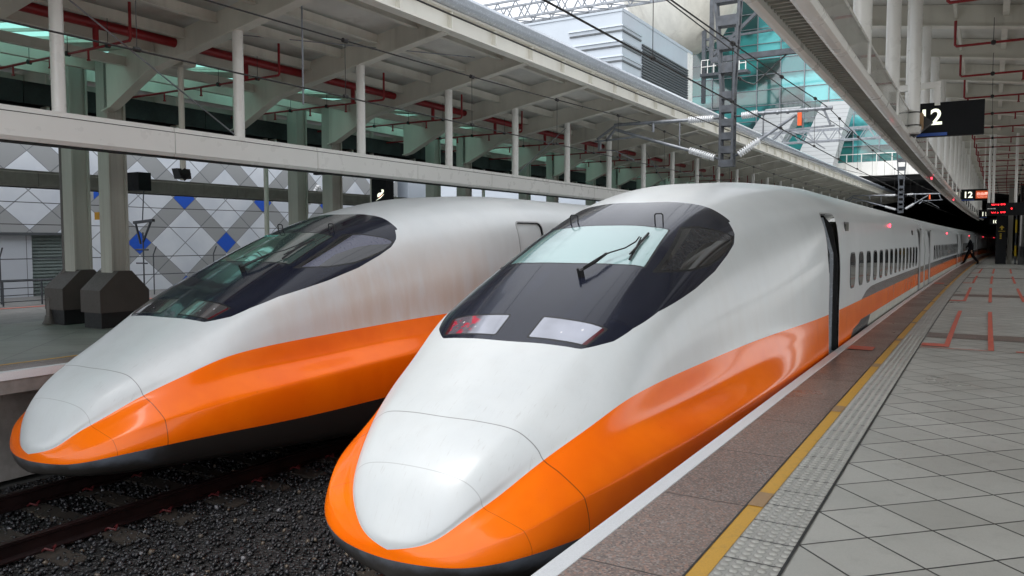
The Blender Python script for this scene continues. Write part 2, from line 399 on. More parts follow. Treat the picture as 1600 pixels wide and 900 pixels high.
# ------------------------------------------------------------------ platforms
XE = -1.675
tile = rect_grid_mat('diagonal_grey_paving', .555, .555, -.73, 3.995, (.41, .405, .37), (.50, .495, .455), (.012, .012, .011), .0085, .36, rot45=True)
granite = rect_grid_mat('speckled_red_granite', 2.0, 1.135, -2.4, 3.30, (.13, .090, .074), (.215, .158, .132), (.022, .018, .016), .008, .34, speck=.6)
gband = rect_grid_mat('brown_granite_band', .9, 3, -.76, 12, (.12, .09, .08), (.17, .13, .115), (.03, .03, .03), .003, .4, speck=.4)
M['edgewhite'] = worn('worn_white_edge_paint', (.74, .76, .78), (.45, .46, .46), .5, .6, .35)
M['yel'] = worn('worn_yellow_paint', (.66, .36, .035), (.40, .24, .06), .45, .5, .5)
M['tan'] = worn('tan_ribbed_tile', (.38, .24, .12), (.22, .15, .09), .5)
M['mark'] = worn('worn_orange_floor_paint', (.66, .12, .07), (.33, .20, .16), .5, .48, .55)
M['conc'] = paint('platform_side_concrete', (.36, .335, .31), .8, var=.25, scale=2, dirt=.6, dirtcol=(.05, .045, .04), bump=.3)
def platform(name, xa, xb, z, y0, y1):
    mb = MB(); mb.prism_y([(xa, -1.55), (xb, -1.55), (xb, z), (xa, z)], y0, y1); return mb.build(name, M['conc'], None, kind='structure')
platform('platform', XE, 9.5, -.012, -14, 140)
Y0, Y1 = -12, 130
plane('platform_paving', -.73, 9.4, Y0, Y1, -.004, tile)
plane('granite_edging', -1.59, -1.10, Y0, Y1, -.004, granite)
mb = MB(); mb.prism_y([(XE - .012, -.11), (-1.59, -.11), (-1.59, .002), (XE - .012, .002)], Y0, Y1); mb.build('edge_stripe', M['edgewhite'], None, kind='structure')
plane('yellow_line', -1.098, -1.012, Y0, Y1, -.002, M['yel'])
mb = MB()
for k in range(-4, 30):
    y = 4.45 + 2.85 * k; mb.sheet(-1.098, -1.012, y, y + .27, .002)
mb.build('tan_tile_inserts', M['tan'], None, kind='structure')
plane('tactile_strip', -1.010, -.735, Y0, Y1, -.003, tactile_mat())
mb = MB(); mb0 = []
for k in range(-2, 36):
    for i in range(5):
        for j in range(5):
            cx_, cy_ = -1.01 + .056 * (i + .5), 3.37 + .292 * k + .0584 * (j + .5); o_ = bx(cy_); vs = []
            for rr_, zz_ in ((.0205, -.002), (.0175, .0022), (.010, .0046)):
                vs += [(cx_ + o_ + rr_*math.cos(q*math.pi/5), cy_ + rr_*math.sin(q*math.pi/5), zz_) for q in range(10)]
            vs.append((cx_ + o_, cy_, .0052))
            mb.add(vs, [(r_*10+q, r_*10+(q+1) % 10, (r_+1)*10+(q+1) % 10, (r_+1)*10+q) for r_ in (0, 1) for q in range(10)] + [(20+q, 20+(q+1) % 10, 30) for q in range(10)])
studs = mb.build('tactile_studs', paint('stud_grey', (.43, .425, .39), .38, var=.1), None, True, kind='structure')
mb = MB(); mb.sheet(-1.108, -1.098, Y0, Y1, .001); mb.sheet(-.742, -.729, Y0, Y1, .003)
mb.build('drain_joint', M['seal'], None, kind='structure')
mb = MB()
for y0, y1 in ((13.7, 14.45), (24.2, 25.2), (36, 36.8), (48, 48.8)): mb.sheet(-.73, 9.4, y0, y1, .001)
mb.build('brown_granite_bands', gband, None, kind='structure')
mb = MB()
def mark(x0, x1, y0, y1): mb.sheet(x0, x1, y0, y1, .005, 2)
for yb in (12.55, 22.2, 31.6, 41.2):
    L = 6.6
    mark(-.44, -.37, yb + .35, yb + L); mark(-.72, -.37, yb + .0, yb + .35)
    mark(.10, .17, yb - .15, yb + L); mark(.80, .87, yb + .4, yb + L)
mark(-.72, .1, 12.36, 12.40); mark(.42, 1.2, 12.4, 12.48)
mark(-1.57, -1.25, 11.62, 12.02); mark(-1.55, -1.25, 30.6, 31.4)
mb.build('queue_markings', M['mark'], None, kind='structure')
ZL = -.08
mb = MB(); mb.prism_y([(-15.9, -1.55), (-10.55, -1.55), (-10.55, ZL - .30), (-10.0, ZL - .27), (-10.0, ZL - .012), (-15.9, ZL - .012)], -14, 140); mb.build('platform_far', M['conc'], None, kind='structure')
tile2 = rect_grid_mat('grey_paving_far', 1.11, 1.11, -13.2, 3.1, (.22, .215, .195), (.32, .312, .285), (.03, .03, .03), .006, .45, rot45=True)
plane('paving_far', -15.8, -11.03, Y0, Y1, ZL - .004, tile2)
plane('granite_edging_far', -10.60, -10.09, Y0, Y1, ZL - .004, granite)
plane('tactile_strip_far', -11.03, -10.68, Y0, Y1, ZL - .003, paint('grey_tactile', (.25, .25, .235), .5))
plane('yellow_line_far', -10.68, -10.60, Y0, Y1, ZL - .002, M['yel'])
mb = MB(); mb.prism_y([(-10.09, ZL - .10), (-9.985, ZL - .10), (-9.985, ZL + .002), (-10.09, ZL + .002)], Y0, Y1); mb.build('edge_stripe_far', M['edgewhite'], None, kind='structure')
platform('forecourt', -40, -15.9, ZL - .1, -14, 140)
plane('forecourt_paving', -39, -15.95, Y0, Y1, ZL - .09, paint('forecourt_grey', (.19, .19, .185), .55, var=.15))
mb = MB(); mb.sheet(-20.4, -20.25, 4, 16, ZL - .08); mb.build('red_floor_stripe', M['mark'], None, kind='structure')
# ------------------------------------------------------------------ ballast stones
def stones():
    N = 21000
    xs = rng.uniform(-9.9, -1.8, N); ys = 1.0 + rng.uniform(0, 1, N) ** 1.25 * 8.5; zs = -1.47 + rng.uniform(0, .035, N)
    r = rng.uniform(.012, .030, N)
    base = np.array([(1,0,0),(.5,.87,0),(-.5,.87,0),(-1,0,0),(-.5,-.87,0),(.5,-.87,0),(.35,.3,.8),(-.45,.2,.9),(.1,-.45,.75),(0,0,-.7)])
    F = np.array([(0,1,6),(1,2,7),(2,3,7),(3,4,8),(4,5,8),(5,0,6),(1,7,6),(3,8,7),(5,6,8),(6,7,8),(0,9,1),(1,9,2),(2,9,3),(3,9,4),(4,9,5),(5,9,0)])
    q = rng.normal(size=(N, 4)); q[:, 1:3] *= .45; q /= np.linalg.norm(q, axis=1)[:, None]
    w, x, y, z = q.T
    R = np.stack([1-2*(y*y+z*z), 2*(x*y-z*w), 2*(x*z+y*w), 2*(x*y+z*w), 1-2*(x*x+z*z), 2*(y*z-x*w), 2*(x*z-y*w), 2*(y*z+x*w), 1-2*(x*x+y*y)], 1).reshape(N, 3, 3)
    P = base[None] * (1 + rng.uniform(-.28, .28, (N, 10, 3))) * (r[:, None] * rng.uniform(.7, 1.5, (N, 3)) if False else r[:, None])[:, None, :] * rng.uniform(.75, 1.35, (N, 1, 3))
    P = np.einsum('nij,nkj->nki', R, P) + np.stack([xs, ys, zs], 1)[:, None]
    me = bpy.data.meshes.new('ballast_stones'); V = P.reshape(-1, 3); FF = (F[None] + (np.arange(N) * 10)[:, None, None]).reshape(-1, 3)
    me.vertices.add(len(V)); me.vertices.foreach_set('co', V.ravel())
    me.loops.add(FF.size); me.loops.foreach_set('vertex_index', FF.ravel())
    me.polygons.add(len(FF)); me.polygons.foreach_set('loop_start', np.arange(0, FF.size, 3)); me.polygons.foreach_set('loop_total', np.full(len(FF), 3))
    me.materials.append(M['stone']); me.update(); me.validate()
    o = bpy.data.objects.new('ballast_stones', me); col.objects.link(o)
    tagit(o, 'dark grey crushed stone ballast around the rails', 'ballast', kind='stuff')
stones()
# ------------------------------------------------------------------ rails and sleepers
M['rail'] = paint('rusty_rail_steel', (.022, .010, .010), .4, metal=.3, var=.3, dirt=.4, dirtcol=(.02, .01, .01))
M['railtop'] = paint('worn_rail_head', (.12, .09, .085), .3, metal=.7)
M['sleeper'] = paint('brown_concrete_sleeper', (.035, .027, .02), .8, var=.3, scale=4, bump=.4)
M['clip'] = paint('reddish_rail_clip', (.09, .012, .014), .4)
rp = [(-.065,-1.43),(.065,-1.43),(.065,-1.415),(.012,-1.395),(.010,-1.30),(.035,-1.285),(.036,-1.255),(.026,-1.25),(-.026,-1.25),(-.036,-1.255),(-.035,-1.285),(-.010,-1.30),(-.012,-1.395),(-.065,-1.415)]
ORD = ['first', 'second', 'third', 'fourth', 'fifth', 'sixth', 'seventh', 'eighth', 'ninth', 'tenth', 'eleventh', 'twelfth', 'thirteenth', 'fourteenth', 'fifteenth', 'sixteenth', 'seventeenth', 'eighteenth', 'nineteenth', 'twentieth', 'twenty-first', 'twenty-second', 'twenty-third', 'twenty-fourth', 'twenty-fifth', 'twenty-sixth', 'twenty-seventh', 'twenty-eighth', 'twenty-ninth', 'thirtieth', 'thirty-first', 'thirty-second']
TR = {'near': -3.43, 'far': -8.28}
for nm, xc, lab in (('near', TR['near'], 'track under the nearer train'), ('far', TR['far'], 'track under the farther train')):
    for sd, w in ((-.7175, 'left'), (.7175, 'right')):
        mb = MB(); mb.prism_y([(xc + sd + a, b) for a, b in rp], -12, 130)
        single(mb, 'rail', M['rail'], (xc + sd, -12, -1.43), 'rusty dark steel rail, %s one of the %s' % (w, lab), 'rail', 'rusty rails of the two tracks', True)
    k = 0
    for y in np.arange(.9, 9.5, .62):
        pos = (xc, float(y), -1.5)
        if k == 0:
            e = empty('sleeper', pos, 'x', 'sleeper', 'sleepers in the ballast')
            mb = MB(); mb.cbox(xc-1.25, xc+1.25, y-.12, y+.12, -1.60, -1.435, .02); mb.build('block', M['sleeper'], e)
            for sd in (-.7175, .7175):
                for q in (-.115, .115):
                    mb = MB(); mb.tube([(xc+sd+q-.05, y-.05, -1.42), (xc+sd+q, y-.05, -1.385), (xc+sd+q+.05, y, -1.41), (xc+sd+q, y+.05, -1.385), (xc+sd+q-.05, y+.05, -1.42)], .011, 6)
                    mb.build('rail_clip', M['clip'], e, True)
            proto = e
        else: e = copy_tree(proto, loc=pos)
        e['label'] = 'brown sleeper, %s from the front, %s' % (ORD[k], lab.replace('the ', '', 0))
        k += 1
#TRAIN
#STRUCTURE
#OBJECTS
# ------------------------------------------------------------------ the train: lofted nose
YT = 4.12
# stations: y then 13 section points (x,z) from the roof centre round to the belly centre
#            C            A            HC           HS           HM           WO           V            R            E            B1           B2
KEY = [
 (4.12, (0,-.60),(0,-.602),(0,-.608),(0,-.615),(0,-.622),(0,-.632),(0,-.645),(0,-.66),(0,-.70),(0,-.78),(0,-.82)),
 (4.20, (0,-.43),(.155,-.447),(.244,-.478),(.283,-.504),(.303,-.529),(.31,-.555),(.385,-.59),(.45,-.625),(.49,-.69),(.39,-.80),(.1,-.84)),
 (4.34, (0,-.18),(.25,-.205),(.395,-.255),(.463,-.302),(.498,-.345),(.51,-.39),(.62,-.445),(.74,-.51),(.785,-.64),(.66,-.80),(.25,-.86)),
 (4.50, (0,-.025),(.28,-.04),(.48,-.09),(.56,-.15),(.605,-.215),(.63,-.285),(.755,-.355),(.905,-.44),(.95,-.60),(.80,-.80),(.35,-.87)),
 (4.87, (0,.20),(.33,.19),(.60,.14),(.71,.07),(.775,.0),(.815,-.07),(.94,-.155),(1.12,-.30),(1.155,-.555),(1.0,-.80),(.45,-.88)),
 (5.30, (0,.415),(.38,.41),(.68,.355),(.84,.26),(.94,.18),(.995,.115),(1.09,-.015),(1.28,-.235),(1.285,-.535),(1.12,-.81),(.6,-.90)),
 (5.75, (0,.65),(.41,.645),(.73,.605),(.93,.50),(1.06,.37),(1.125,.27),(1.18,.07),(1.40,-.165),(1.385,-.53),(1.2,-.83),(.7,-.92)),
 (6.30, (0,.955),(.42,.95),(.74,.915),(1.06,.79),(1.17,.55),(1.205,.335),(1.24,.085),(1.51,-.105),(1.49,-.53),(1.3,-.86),(.8,-.95)),
 (7.00, (0,1.275),(.42,1.27),(.76,1.235),(1.10,1.01),(1.225,.68),(1.27,.365),(1.32,.11),(1.60,-.045),(1.59,-.52),(1.40,-.90),(.9,-1.0)),
 (8.00, (0,1.70),(.41,1.695),(.72,1.655),(1.08,1.37),(1.275,.85),(1.37,.415),(1.445,.19),(1.67,.0),(1.67,-.50),(1.50,-.95),(.9,-1.05)),
 (8.70, (0,1.93),(.45,1.92),(.83,1.83),(1.14,1.55),(1.35,1.0),(1.455,.45),(1.555,.24),(1.70,.02),(1.70,-.50),(1.56,-1.0),(.9,-1.05)),
 (10.0, (0,2.215),(.53,2.195),(.99,2.065),(1.40,1.74),(1.605,1.15),(1.665,.495),(1.685,.32),(1.72,.03),(1.72,-.50),(1.64,-1.0),(.9,-1.05)),
 (11.3, (0,2.335),(.58,2.32),(1.11,2.20),(1.565,1.87),(1.70,1.28),(1.717,.50),(1.72,.32),(1.72,0.03),(1.72,-.50),(1.64,-1.0),(.9,-1.05)),
 (12.6, (0,2.355),(.64,2.34),(1.23,2.235),(1.61,1.925),(1.717,1.34),(1.72,.50),(1.72,.32),(1.72,0.03),(1.72,-.50),(1.64,-1.0),(.9,-1.05)),
]
def pchip(xk, yk, x):
    h = np.diff(xk); dl = np.diff(yk) / h; n = len(xk); dd = np.zeros(n)
    for i in range(1, n-1):
        if dl[i-1] * dl[i] > 0:
            w1, w2 = 2*h[i] + h[i-1], h[i] + 2*h[i-1]; dd[i] = (w1+w2) / (w1/dl[i-1] + w2/dl[i])
    dd[0], dd[-1] = dl[0], dl[-1]
    if abs(yk[-1]-yk[-2]) < .06: dd[-1] = 0
    i = np.clip(np.searchsorted(xk, x) - 1, 0, n-2); t = (x - xk[i]) / h[i]
    return (1+2*t)*(1-t)**2*yk[i] + t*(1-t)**2*h[i]*dd[i] + t*t*(3-2*t)*yk[i+1] + t*t*(t-1)*h[i]*dd[i+1]
def gsm(a, w):
    k = np.exp(-.5*(np.arange(-3*w, 3*w+1)/w)**2); k /= k.sum()
    p = np.concatenate([2*a[0]-a[3*w:0:-1], a, np.full(3*w, a[-1])]); return np.convolve(p, k, 'valid')
sk = np.array([math.sqrt(k[0]-YT) for k in KEY]); SS = np.linspace(0, sk[-1], 380)
NK = len(KEY[0]) - 1
CP = np.zeros((len(SS), NK, 2))
for k in range(NK):
    for c in (0, 1):
        CP[:, k, c] = gsm(pchip(sk, np.array([q[k+1][c] for q in KEY], float), SS), 7)
CP2 = np.zeros_like(CP)
for k in range(NK):
    for c in (0, 1): CP2[:, k, c] = gsm(CP[:, k, c], 17)
bl = np.clip((SS - 1.15) / .5, 0, 1); bl = (bl*bl*(3-2*bl))[:, None, None]; CP = CP*(1-bl) + CP2*bl
CP[0, :, 0] = 0; CP[:, 0, 0] = 0
# tighten the two creases of the flank: each corner becomes a pair of points
WO_, V_, R_, E_p = CP[:, 5], CP[:, 6], CP[:, 7], CP[:, 8]
lp = lambda a, b, t: a*(1-t) + b*t
CP = np.stack([CP[:, 0], CP[:, 1], CP[:, 2], CP[:, 3], CP[:, 4], WO_, lp(V_, WO_, .13), lp(V_, R_, .09), lp(R_, V_, .08), lp(R_, E_p, .06), E_p, CP[:, 9], CP[:, 10]], 1)
YS = YT + SS**2
yt = np.concatenate([YS, np.arange(YS[-1] + .12, 28.7, .12)])
CP = np.concatenate([CP, np.repeat(CP[-1:], len(yt) - len(YS), 0)])
SUB = [14, 14, 14, 14, 16, 8, 6, 12, 6, 10, 8, 4]
def section(cp):
    """smooth spline through the control points; row arrays (n, m, 2)"""
    n = cp.shape[0]
    g0 = cp[:, 1:2] * [-1, 1]
    g1 = cp[:, -1:] * [0, 1] + (cp[:, -1:] * [0, 0])
    P = np.concatenate([g0, cp, g1], 1); out = []; idx = [0]
    tot = 0
    for k in range(cp.shape[1] - 1):
        p0, p1, p2, p3 = P[:, k], P[:, k+1], P[:, k+2], P[:, k+3]
        al = .5
        def dist(a, b): return np.maximum(np.linalg.norm(a-b, axis=1), 1e-4) ** al
        t0 = np.zeros(n); t1 = t0 + dist(p0, p1); t2 = t1 + dist(p1, p2); t3 = t2 + dist(p2, p3)
        for j in range(SUB[k] + (1 if k == cp.shape[1]-2 else 0)):
            t = t1 + (t2 - t1) * j / SUB[k]
            L = lambda a, b, ta, tb: ((tb-t)/(tb-ta))[:, None]*a + ((t-ta)/(tb-ta))[:, None]*b
            A1, A2, A3 = L(p0, p1, t0, t1), L(p1, p2, t1, t2), L(p2, p3, t2, t3)
            B1, B2 = L(A1, A2, t0, t2), L(A2, A3, t1, t3); out.append(L(B1, B2, t1, t2))
        tot += SUB[k]; idx.append(tot)
    return np.stack(out, 1), idx
SEC, IDX = section(CP)
GX, GZ = SEC[:, :, 0], SEC[:, :, 1]; GX = np.maximum(GX, 0); GX[:, 0] = 0; GX[0] = 0
GY = np.repeat(yt[:, None], GX.shape[1], 1)
G = np.stack([GX, GY, GZ], 2); nr, nc = GX.shape
du = np.gradient(G, axis=0); dv = np.gradient(G, axis=1)
GN = np.cross(dv, du); GN[0] = GN[1]; nn = np.linalg.norm(GN, axis=2, keepdims=True); GN = GN / np.maximum(nn, 1e-9)
if GN[200, 60, 0] < 0: GN = -GN
GN[0] = [0, -1, 0]; GN[:, 0, 0] = 0; GN /= np.maximum(np.linalg.norm(GN, axis=2, keepdims=True), 1e-9)
cWO, cE = IDX[5], IDX[10]
class Patch:
    """polygons with per-vertex position, normal and grid position"""
    def __init__(s, P, N, F): s.P, s.N, s.F = P, N, F
def grid_patch(c0, c1, r0=0, r1=None):
    r1 = nr - 1 if r1 is None else r1
    P = G[r0:r1+1, c0:c1+1].reshape(-1, 3); N = GN[r0:r1+1, c0:c1+1].reshape(-1, 3); w = c1-c0+1
    a = (np.arange(r1-r0)[:, None]*w + np.arange(w-1)[None]).ravel()
    F = np.stack([a, a+1, a+w+1, a+w], 1)
    return Patch(P, N, [tuple(f) for f in F.tolist()])
def clip(p, f):
    """split where f changes sign -> (f>0, f<=0)"""
    P = [p.P]; N = [p.N]; fv = f(p.P); base = len(p.P); nP = []; nN = []; cache = {}; A = []; B = []
    fl = fv.tolist()
    for q in p.F:
        s = [fl[i] > 0 for i in q]
        if all(s): A.append(q); continue
        if not any(s): B.append(q); continue
        ra, rb = [], []
        for i in range(len(q)):
            a, b = q[i], q[(i+1) % len(q)]
            (ra if fl[a] > 0 else rb).append(a)
            if (fl[a] > 0) != (fl[b] > 0):
                k = (min(a, b), max(a, b))
                if k not in cache:
                    t = fl[a] / (fl[a] - fl[b]); cache[k] = base + len(nP)
                    nP.append(p.P[a]*(1-t) + p.P[b]*t); nN.append(p.N[a]*(1-t) + p.N[b]*t)
                ra.append(cache[k]); rb.append(cache[k])
        if len(ra) > 2: A.append(tuple(ra))
        if len(rb) > 2: B.append(tuple(rb))
    PP = np.concatenate([p.P, np.array(nP).reshape(-1, 3)]); NN = np.concatenate([p.N, np.array(nN).reshape(-1, 3)])
    return Patch(PP, NN, A), Patch(PP, NN, B)
def merge(*ps):
    P = []; N = []; F = []; b = 0
    for p in ps: P.append(p.P); N.append(p.N); F += [tuple(i+b for i in f) for f in p.F]; b += len(p.P)
    return Patch(np.concatenate(P), np.concatenate(N), F)
def mirror(p): return Patch(p.P * [-1, 1, 1], p.N * [-1, 1, 1], [f[::-1] for f in p.F])
def bendv(P):
    P = P.copy(); P[:, 0] += KB * np.maximum(0, P[:, 1] - 5) ** 2; return P
def patch_obj(name, p, mat, parent, both=False, off=0.):
    if both: p = merge(p, mirror(p))
    used = sorted({i for f in p.F for i in f}); mp = {u: k for k, u in enumerate(used)}
    P = p.P[used] + p.N[used] * off; N = p.N[used]; me = bpy.data.meshes.new(name)
    me.from_pydata(bendv(P).tolist(), [], [tuple(mp[i] for i in f) for f in p.F]); me.materials.append(mat)
    me.polygons.foreach_set('use_smooth', [True]*len(me.polygons)); me.update()
    N = N / np.maximum(np.linalg.norm(N, axis=1, keepdims=True), 1e-9)
    me.normals_split_custom_set_from_vertices(N.tolist())
    o = bpy.data.objects.new(name, me); col.objects.link(o); o.parent = parent; return o
I = np.interp
def f_dark(P):
    x, y, z = P.T
    zl = I(y, [5.6, 5.80, 5.95, 6.17, 6.53, 7.28, 7.82, 8.25, 8.5, 8.66, 8.75], [.58, .63, .67, .76, .875, 1.04, 1.185, 1.345, 1.455, 1.57, 1.70])
    front = y - (5.755 - .035 * (1 - x*x))
    rear = 8.80 - .02*(1-x) - y
    return np.minimum(np.minimum(z - zl, front), rear)
def f_wind(P):
    x, y, z = P.T
    y0 = 6.965 + .03 * x*x; y1 = 7.93 - .08 * x*x / .5; w = I(y, [6.9, 7.95], [.76, .68])
    return np.minimum(np.minimum(y - y0, y1 - y), w - x)
def f_side(P):
    x, y, z = P.T
    zl = I(y, [6.97, 7.4, 7.8, 8.1, 8.35, 8.5, 8.6], [1.195, 1.20, 1.245, 1.315, 1.40, 1.47, 1.54])
    zu = I(y, [6.97, 7.15, 7.5, 7.98, 8.2, 8.45, 8.62], [1.20, 1.275, 1.425, 1.635, 1.645, 1.60, 1.535])
    return np.minimum(np.minimum(z - zl, zu - z), x - .74)
def f_head(P):
    x, y, z = P.T
    s = np.clip((y - 5.775) / .30, -.5, 1.5)
    xi = .15 + .03*(y-5.775); xo = I(y, [5.75, 5.80, 6.05, 6.10], [.68, .725, .80, .815])
    return np.minimum(np.minimum(y - (5.775 + .0*x), 6.055 + .045*(1-x) - .02 - y), np.minimum(x - xi, xo - x))
def rrect(P, y0, y1, z0, z1, r):
    x, y, z = P.T; cy, cz = (y0+y1)/2, (z0+z1)/2; dy = np.abs(y-cy) - (y1-y0)/2 + r; dz = np.abs(z-cz) - (z1-z0)/2 + r
    return -(np.hypot(np.maximum(dy, 0), np.maximum(dz, 0)) + np.minimum(np.maximum(dy, dz), 0) - r)
DOOR = (11.25, 12.02, -.10, 1.85)
upper = grid_patch(0, cWO); mid = grid_patch(cWO, cE); low = grid_patch(cE, nc-1)
dark, white = clip(upper, f_dark)
leafa, white = clip(white, lambda P: rrect(P, *DOOR, .10))
leafb, mid = clip(mid, lambda P: rrect(P, *DOOR, .03)); leaf = merge(leafa, leafb)
ring1, white = clip(white, lambda P: rrect(P, DOOR[0]-.022, DOOR[1]+.022, DOOR[2]-.02, DOOR[3]+.022, .11))
ring2, mid = clip(mid, lambda P: rrect(P, DOOR[0]-.022, DOOR[1]+.022, DOOR[2]-.02, DOOR[3]+.022, .03)); ring = merge(ring1, ring2)
def f_gray(P):
    x, y, z = P.T; return np.minimum(I(y, [14.3, 14.5, 15.0, 15.6, 16.4, 17.5], [.48, .53, .62, .665, .675, .68]) - z, z - .49)
gray, white = clip(white, f_gray)
# orange stops at z = .15 behind the door, dark vent then cream sill below it
vent, mid = clip(mid, lambda P: np.minimum(np.minimum(P[:, 1] - I(P[:, 2], [-.6, -.04, .09, .13], [12.9, 13.2, 13.5, 14.2]), I(P[:, 2], [-.6, .03, .17], [14.6, 15.35, 15.7]) - P[:, 1]), .165 - P[:, 2]))
cream, mid = clip(mid, lambda P: np.minimum(P[:, 1] - 15.0, .155 - P[:, 2]))
wind, dark = clip(dark, f_wind)
wseal, wind = clip(wind, lambda P: .020 - f_wind(P))
side, dark = clip(dark, f_side)
sseal, side = clip(side, lambda P: .018 - f_side(P))
head, dark = clip(dark, f_head)
hseal, head = clip(head, lambda P: .018 - f_head(P))
L1 = lambda P: P[:, 2] - I(P[:, 1], [7.05, 8.16], [1.205, 1.655]); L2 = lambda P: I(P[:, 1], [7.22, 7.6, 7.95, 8.2, 8.65], [1.2, 1.365, 1.455, 1.49, 1.505]) - P[:, 2]
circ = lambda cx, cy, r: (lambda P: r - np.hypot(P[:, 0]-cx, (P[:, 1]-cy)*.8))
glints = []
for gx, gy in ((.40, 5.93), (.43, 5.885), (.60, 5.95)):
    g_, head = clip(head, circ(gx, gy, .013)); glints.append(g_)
bulge, side = clip(side, lambda P: np.minimum(-L1(P), -L2(P)))
hred, head = clip(head, lambda P: P[:, 0] - (.665 + .33*(P[:, 1] - 5.78)))

def wiper(parent):
    mb = MB()
    def on(x, y, h=.03):
        i = int(np.argmin(np.abs(yt - y))); c = int(np.argmin(np.abs(GX[i, :60] - abs(x)))); p = G[i, c]; n = GN[i, c]
        return Vector((x, p[1], p[2])) + Vector((n[0] * (1 if x > 0 else -1), n[1], n[2])) * h
    b = on(.22, 6.72, .0)
    mb.tube([on(.22, 6.72, -.01), on(.22, 6.72, .075)], .026, 10); mb.tube([on(.205, 6.70, .0), on(.205, 6.70, .10)], .012, 8)
    m1, m2 = on(.33, 7.05, .07), on(.46, 7.22, .06)
    mb.tube([on(.22, 6.72, .065), on(.30, 6.87, .075), m1], .014, 6); mb.tube([m1, m2, on(.50, 7.38, .05), on(.48, 7.52, .04)], .0075, 6)
    mb.tube([on(.24, 6.74, .085), on(.32, 6.98, .085), on(.36, 7.08, .07)], .007, 6)
    mb.tube([on(.565, 7.05, .022), on(.53, 7.35, .026), on(.52, 7.66, .018)], .013, 6)
    mb.tube([on(.55, 7.12, .05), on(.535, 7.3, .028), on(.51, 7.50, .045)], .009, 6)
    return mb.build('wiper', M['black'], parent, True)
def handle(parent, x):
    i = int(np.argmin(np.abs(yt - 8.02))); c = int(np.argmin(np.abs(GX[i, :60] - abs(x)))); p = G[i, c]
    mb = MB(); z = p[2] - .01; y = p[1]
    mb.tube([(x-.045, y, z), (x-.045, y-.015, z+.09), (x-.03, y-.02, z+.105), (x+.03, y-.02, z+.105), (x+.045, y-.015, z+.09), (x+.045, y, z)], .008, 8)
    return mb.build('grab_handle', M['black'], parent, True)
# shared section for the carriages behind
FS = SEC[-1]; FI = IDX
def section_slab(name, c0, c1, y0, y1, mat, parent, inset=0.):
    n = max(2, int((y1-y0)/2.5)); ys = np.linspace(y0, y1, n+1); half = FS[c0:c1+1]
    P = []; F = []
    prof = [(-x, z) for x, z in half[::-1]] + [(x, z) for x, z in (half[1:] if c0 == 0 else half)]
    prof = [(x*(1-inset), z - (inset*.6 if z > 1 else 0)) for x, z in prof]
    m = len(prof)
    for y in ys: P += [(x + bx(y), y, z) for x, z in prof]
    for i in range(n):
        for k in range(m-1):
            if c0 > 0 and k == len(half)-1: continue
            F.append((i*m+k, i*m+k+1, (i+1)*m+k+1, (i+1)*m+k))
    if c0 == 0: F += [tuple(range(m)), tuple(n*m+k for k in range(m))[::-1]]
    mb = MB(); mb.add(P, F); o = mb.build(name, mat, parent, True); return o
def plate(mb, y0, y1, z0, z1, r, x, th=.006, sgn=1, n=5, dx=0.):
    """rounded plate on the flat side of a carriage"""
    pts = []
    for (cy, cz, a0) in ((y1-r, z1-r, 0), (y0+r, z1-r, 90), (y0+r, z0+r, 180), (y1-r, z0+r, 270)):
        for k in range(n+1):
            a = math.radians(a0 + 90*k/n); pts.append((cy + r*math.cos(a), cz + r*math.sin(a)))
    o = bx((y0+y1)/2); sl = 2*KB*max(0, (y0+y1)/2 - 5)
    X = lambda y: o + sl*(y - (y0+y1)/2)
    a = [(sgn*x + X(p[0]), p[0], p[1]) for p in pts]; b = [(sgn*(x+th) + X(p[0]), p[0], p[1]) for p in pts]
    if sgn > 0: mb.hull([(q[0], q[1], q[2]) for q in a], b)
    else: mb.hull(b, a)
def sidex(z): return float(np.interp(z, FS[::-1, 1][-60:] if False else FS[:FI[9], 1][::-1], FS[:FI[9], 0][::-1]))
def add_window(parent, y0, y1, z0, z1, r=.17, name='passenger_window'):
    mb = MB(); x = sidex((z0+z1)/2); plate(mb, y0, y1, z0, z1, r, x - .004, .008, 1); mb.cur = 1; plate(mb, y0+.025, y1-.025, z0+.025, z1-.025, r-.02, x + .0045, .003, 1)
    return mb.build(name, [M['seal'], M['window']], parent)
def carriage(train, y0, L=24.6, far=0):
    """a whole carriage behind the first: body, stripes, windows, doors"""
    p = section_slab('carriage', 0, FI[10], y0, y0+L, M['white1'], train)
    section_slab('lower_skirt', FI[10], nc-1, y0+.1, y0+L-.1, M['under'], p, .02)
    for nm, z0, z1, m in (('grey_stripe', .49, .68, 'grayband'), ('orange_stripe', .155, .49, 'orange'), ('cream_sill', -.5, .155, 'cream')):
        mb = MB(); x = 1.723; n = 10
        for sg in (1, -1):
            vs = []; 
            for i in range(n+1):
                y = y0 + L*i/n; vs += [(sg*x + bx(y), y, z0), (sg*x + bx(y), y, z1)]
            mb.add(vs, [(2*i, 2*i+2, 2*i+3, 2*i+1)[::sg] for i in range(n)])
        mb.build(nm, M[m], p)
    for k in range(19):
        if y0 + 4.1 + 1.0*k > 75: break
        add_window(p, y0+4.1+1.0*k, y0+4.1+1.0*k+.55, .75, 1.31)
    for yy in (y0+1.6, y0+L-2.4):
        mb = MB(); plate(mb, yy, yy+.8, -.1, 1.85, .08, 1.720, .006, 1); mb.cur = 1; plate(mb, yy+.16, yy+.78, -.06, 1.80, .06, 1.7265, .003, 1)
        mb.build('carriage_door', [M['seal'], M['doorring']], p)
    mb = MB(); plate(mb, y0+L*.55, y0+L*.55+.07, 1.78, 1.85, .03, sidex(1.81), .03, 1); mb.build('indicator_lamp', M['lampred'], p)
    mb = MB(); mb.cbox(-1.50 + bx(y0), 1.50 + bx(y0), y0-.55, y0+.05, -.7, 2.12, .3); mb.build('gangway', M['cream'], p)
    return p
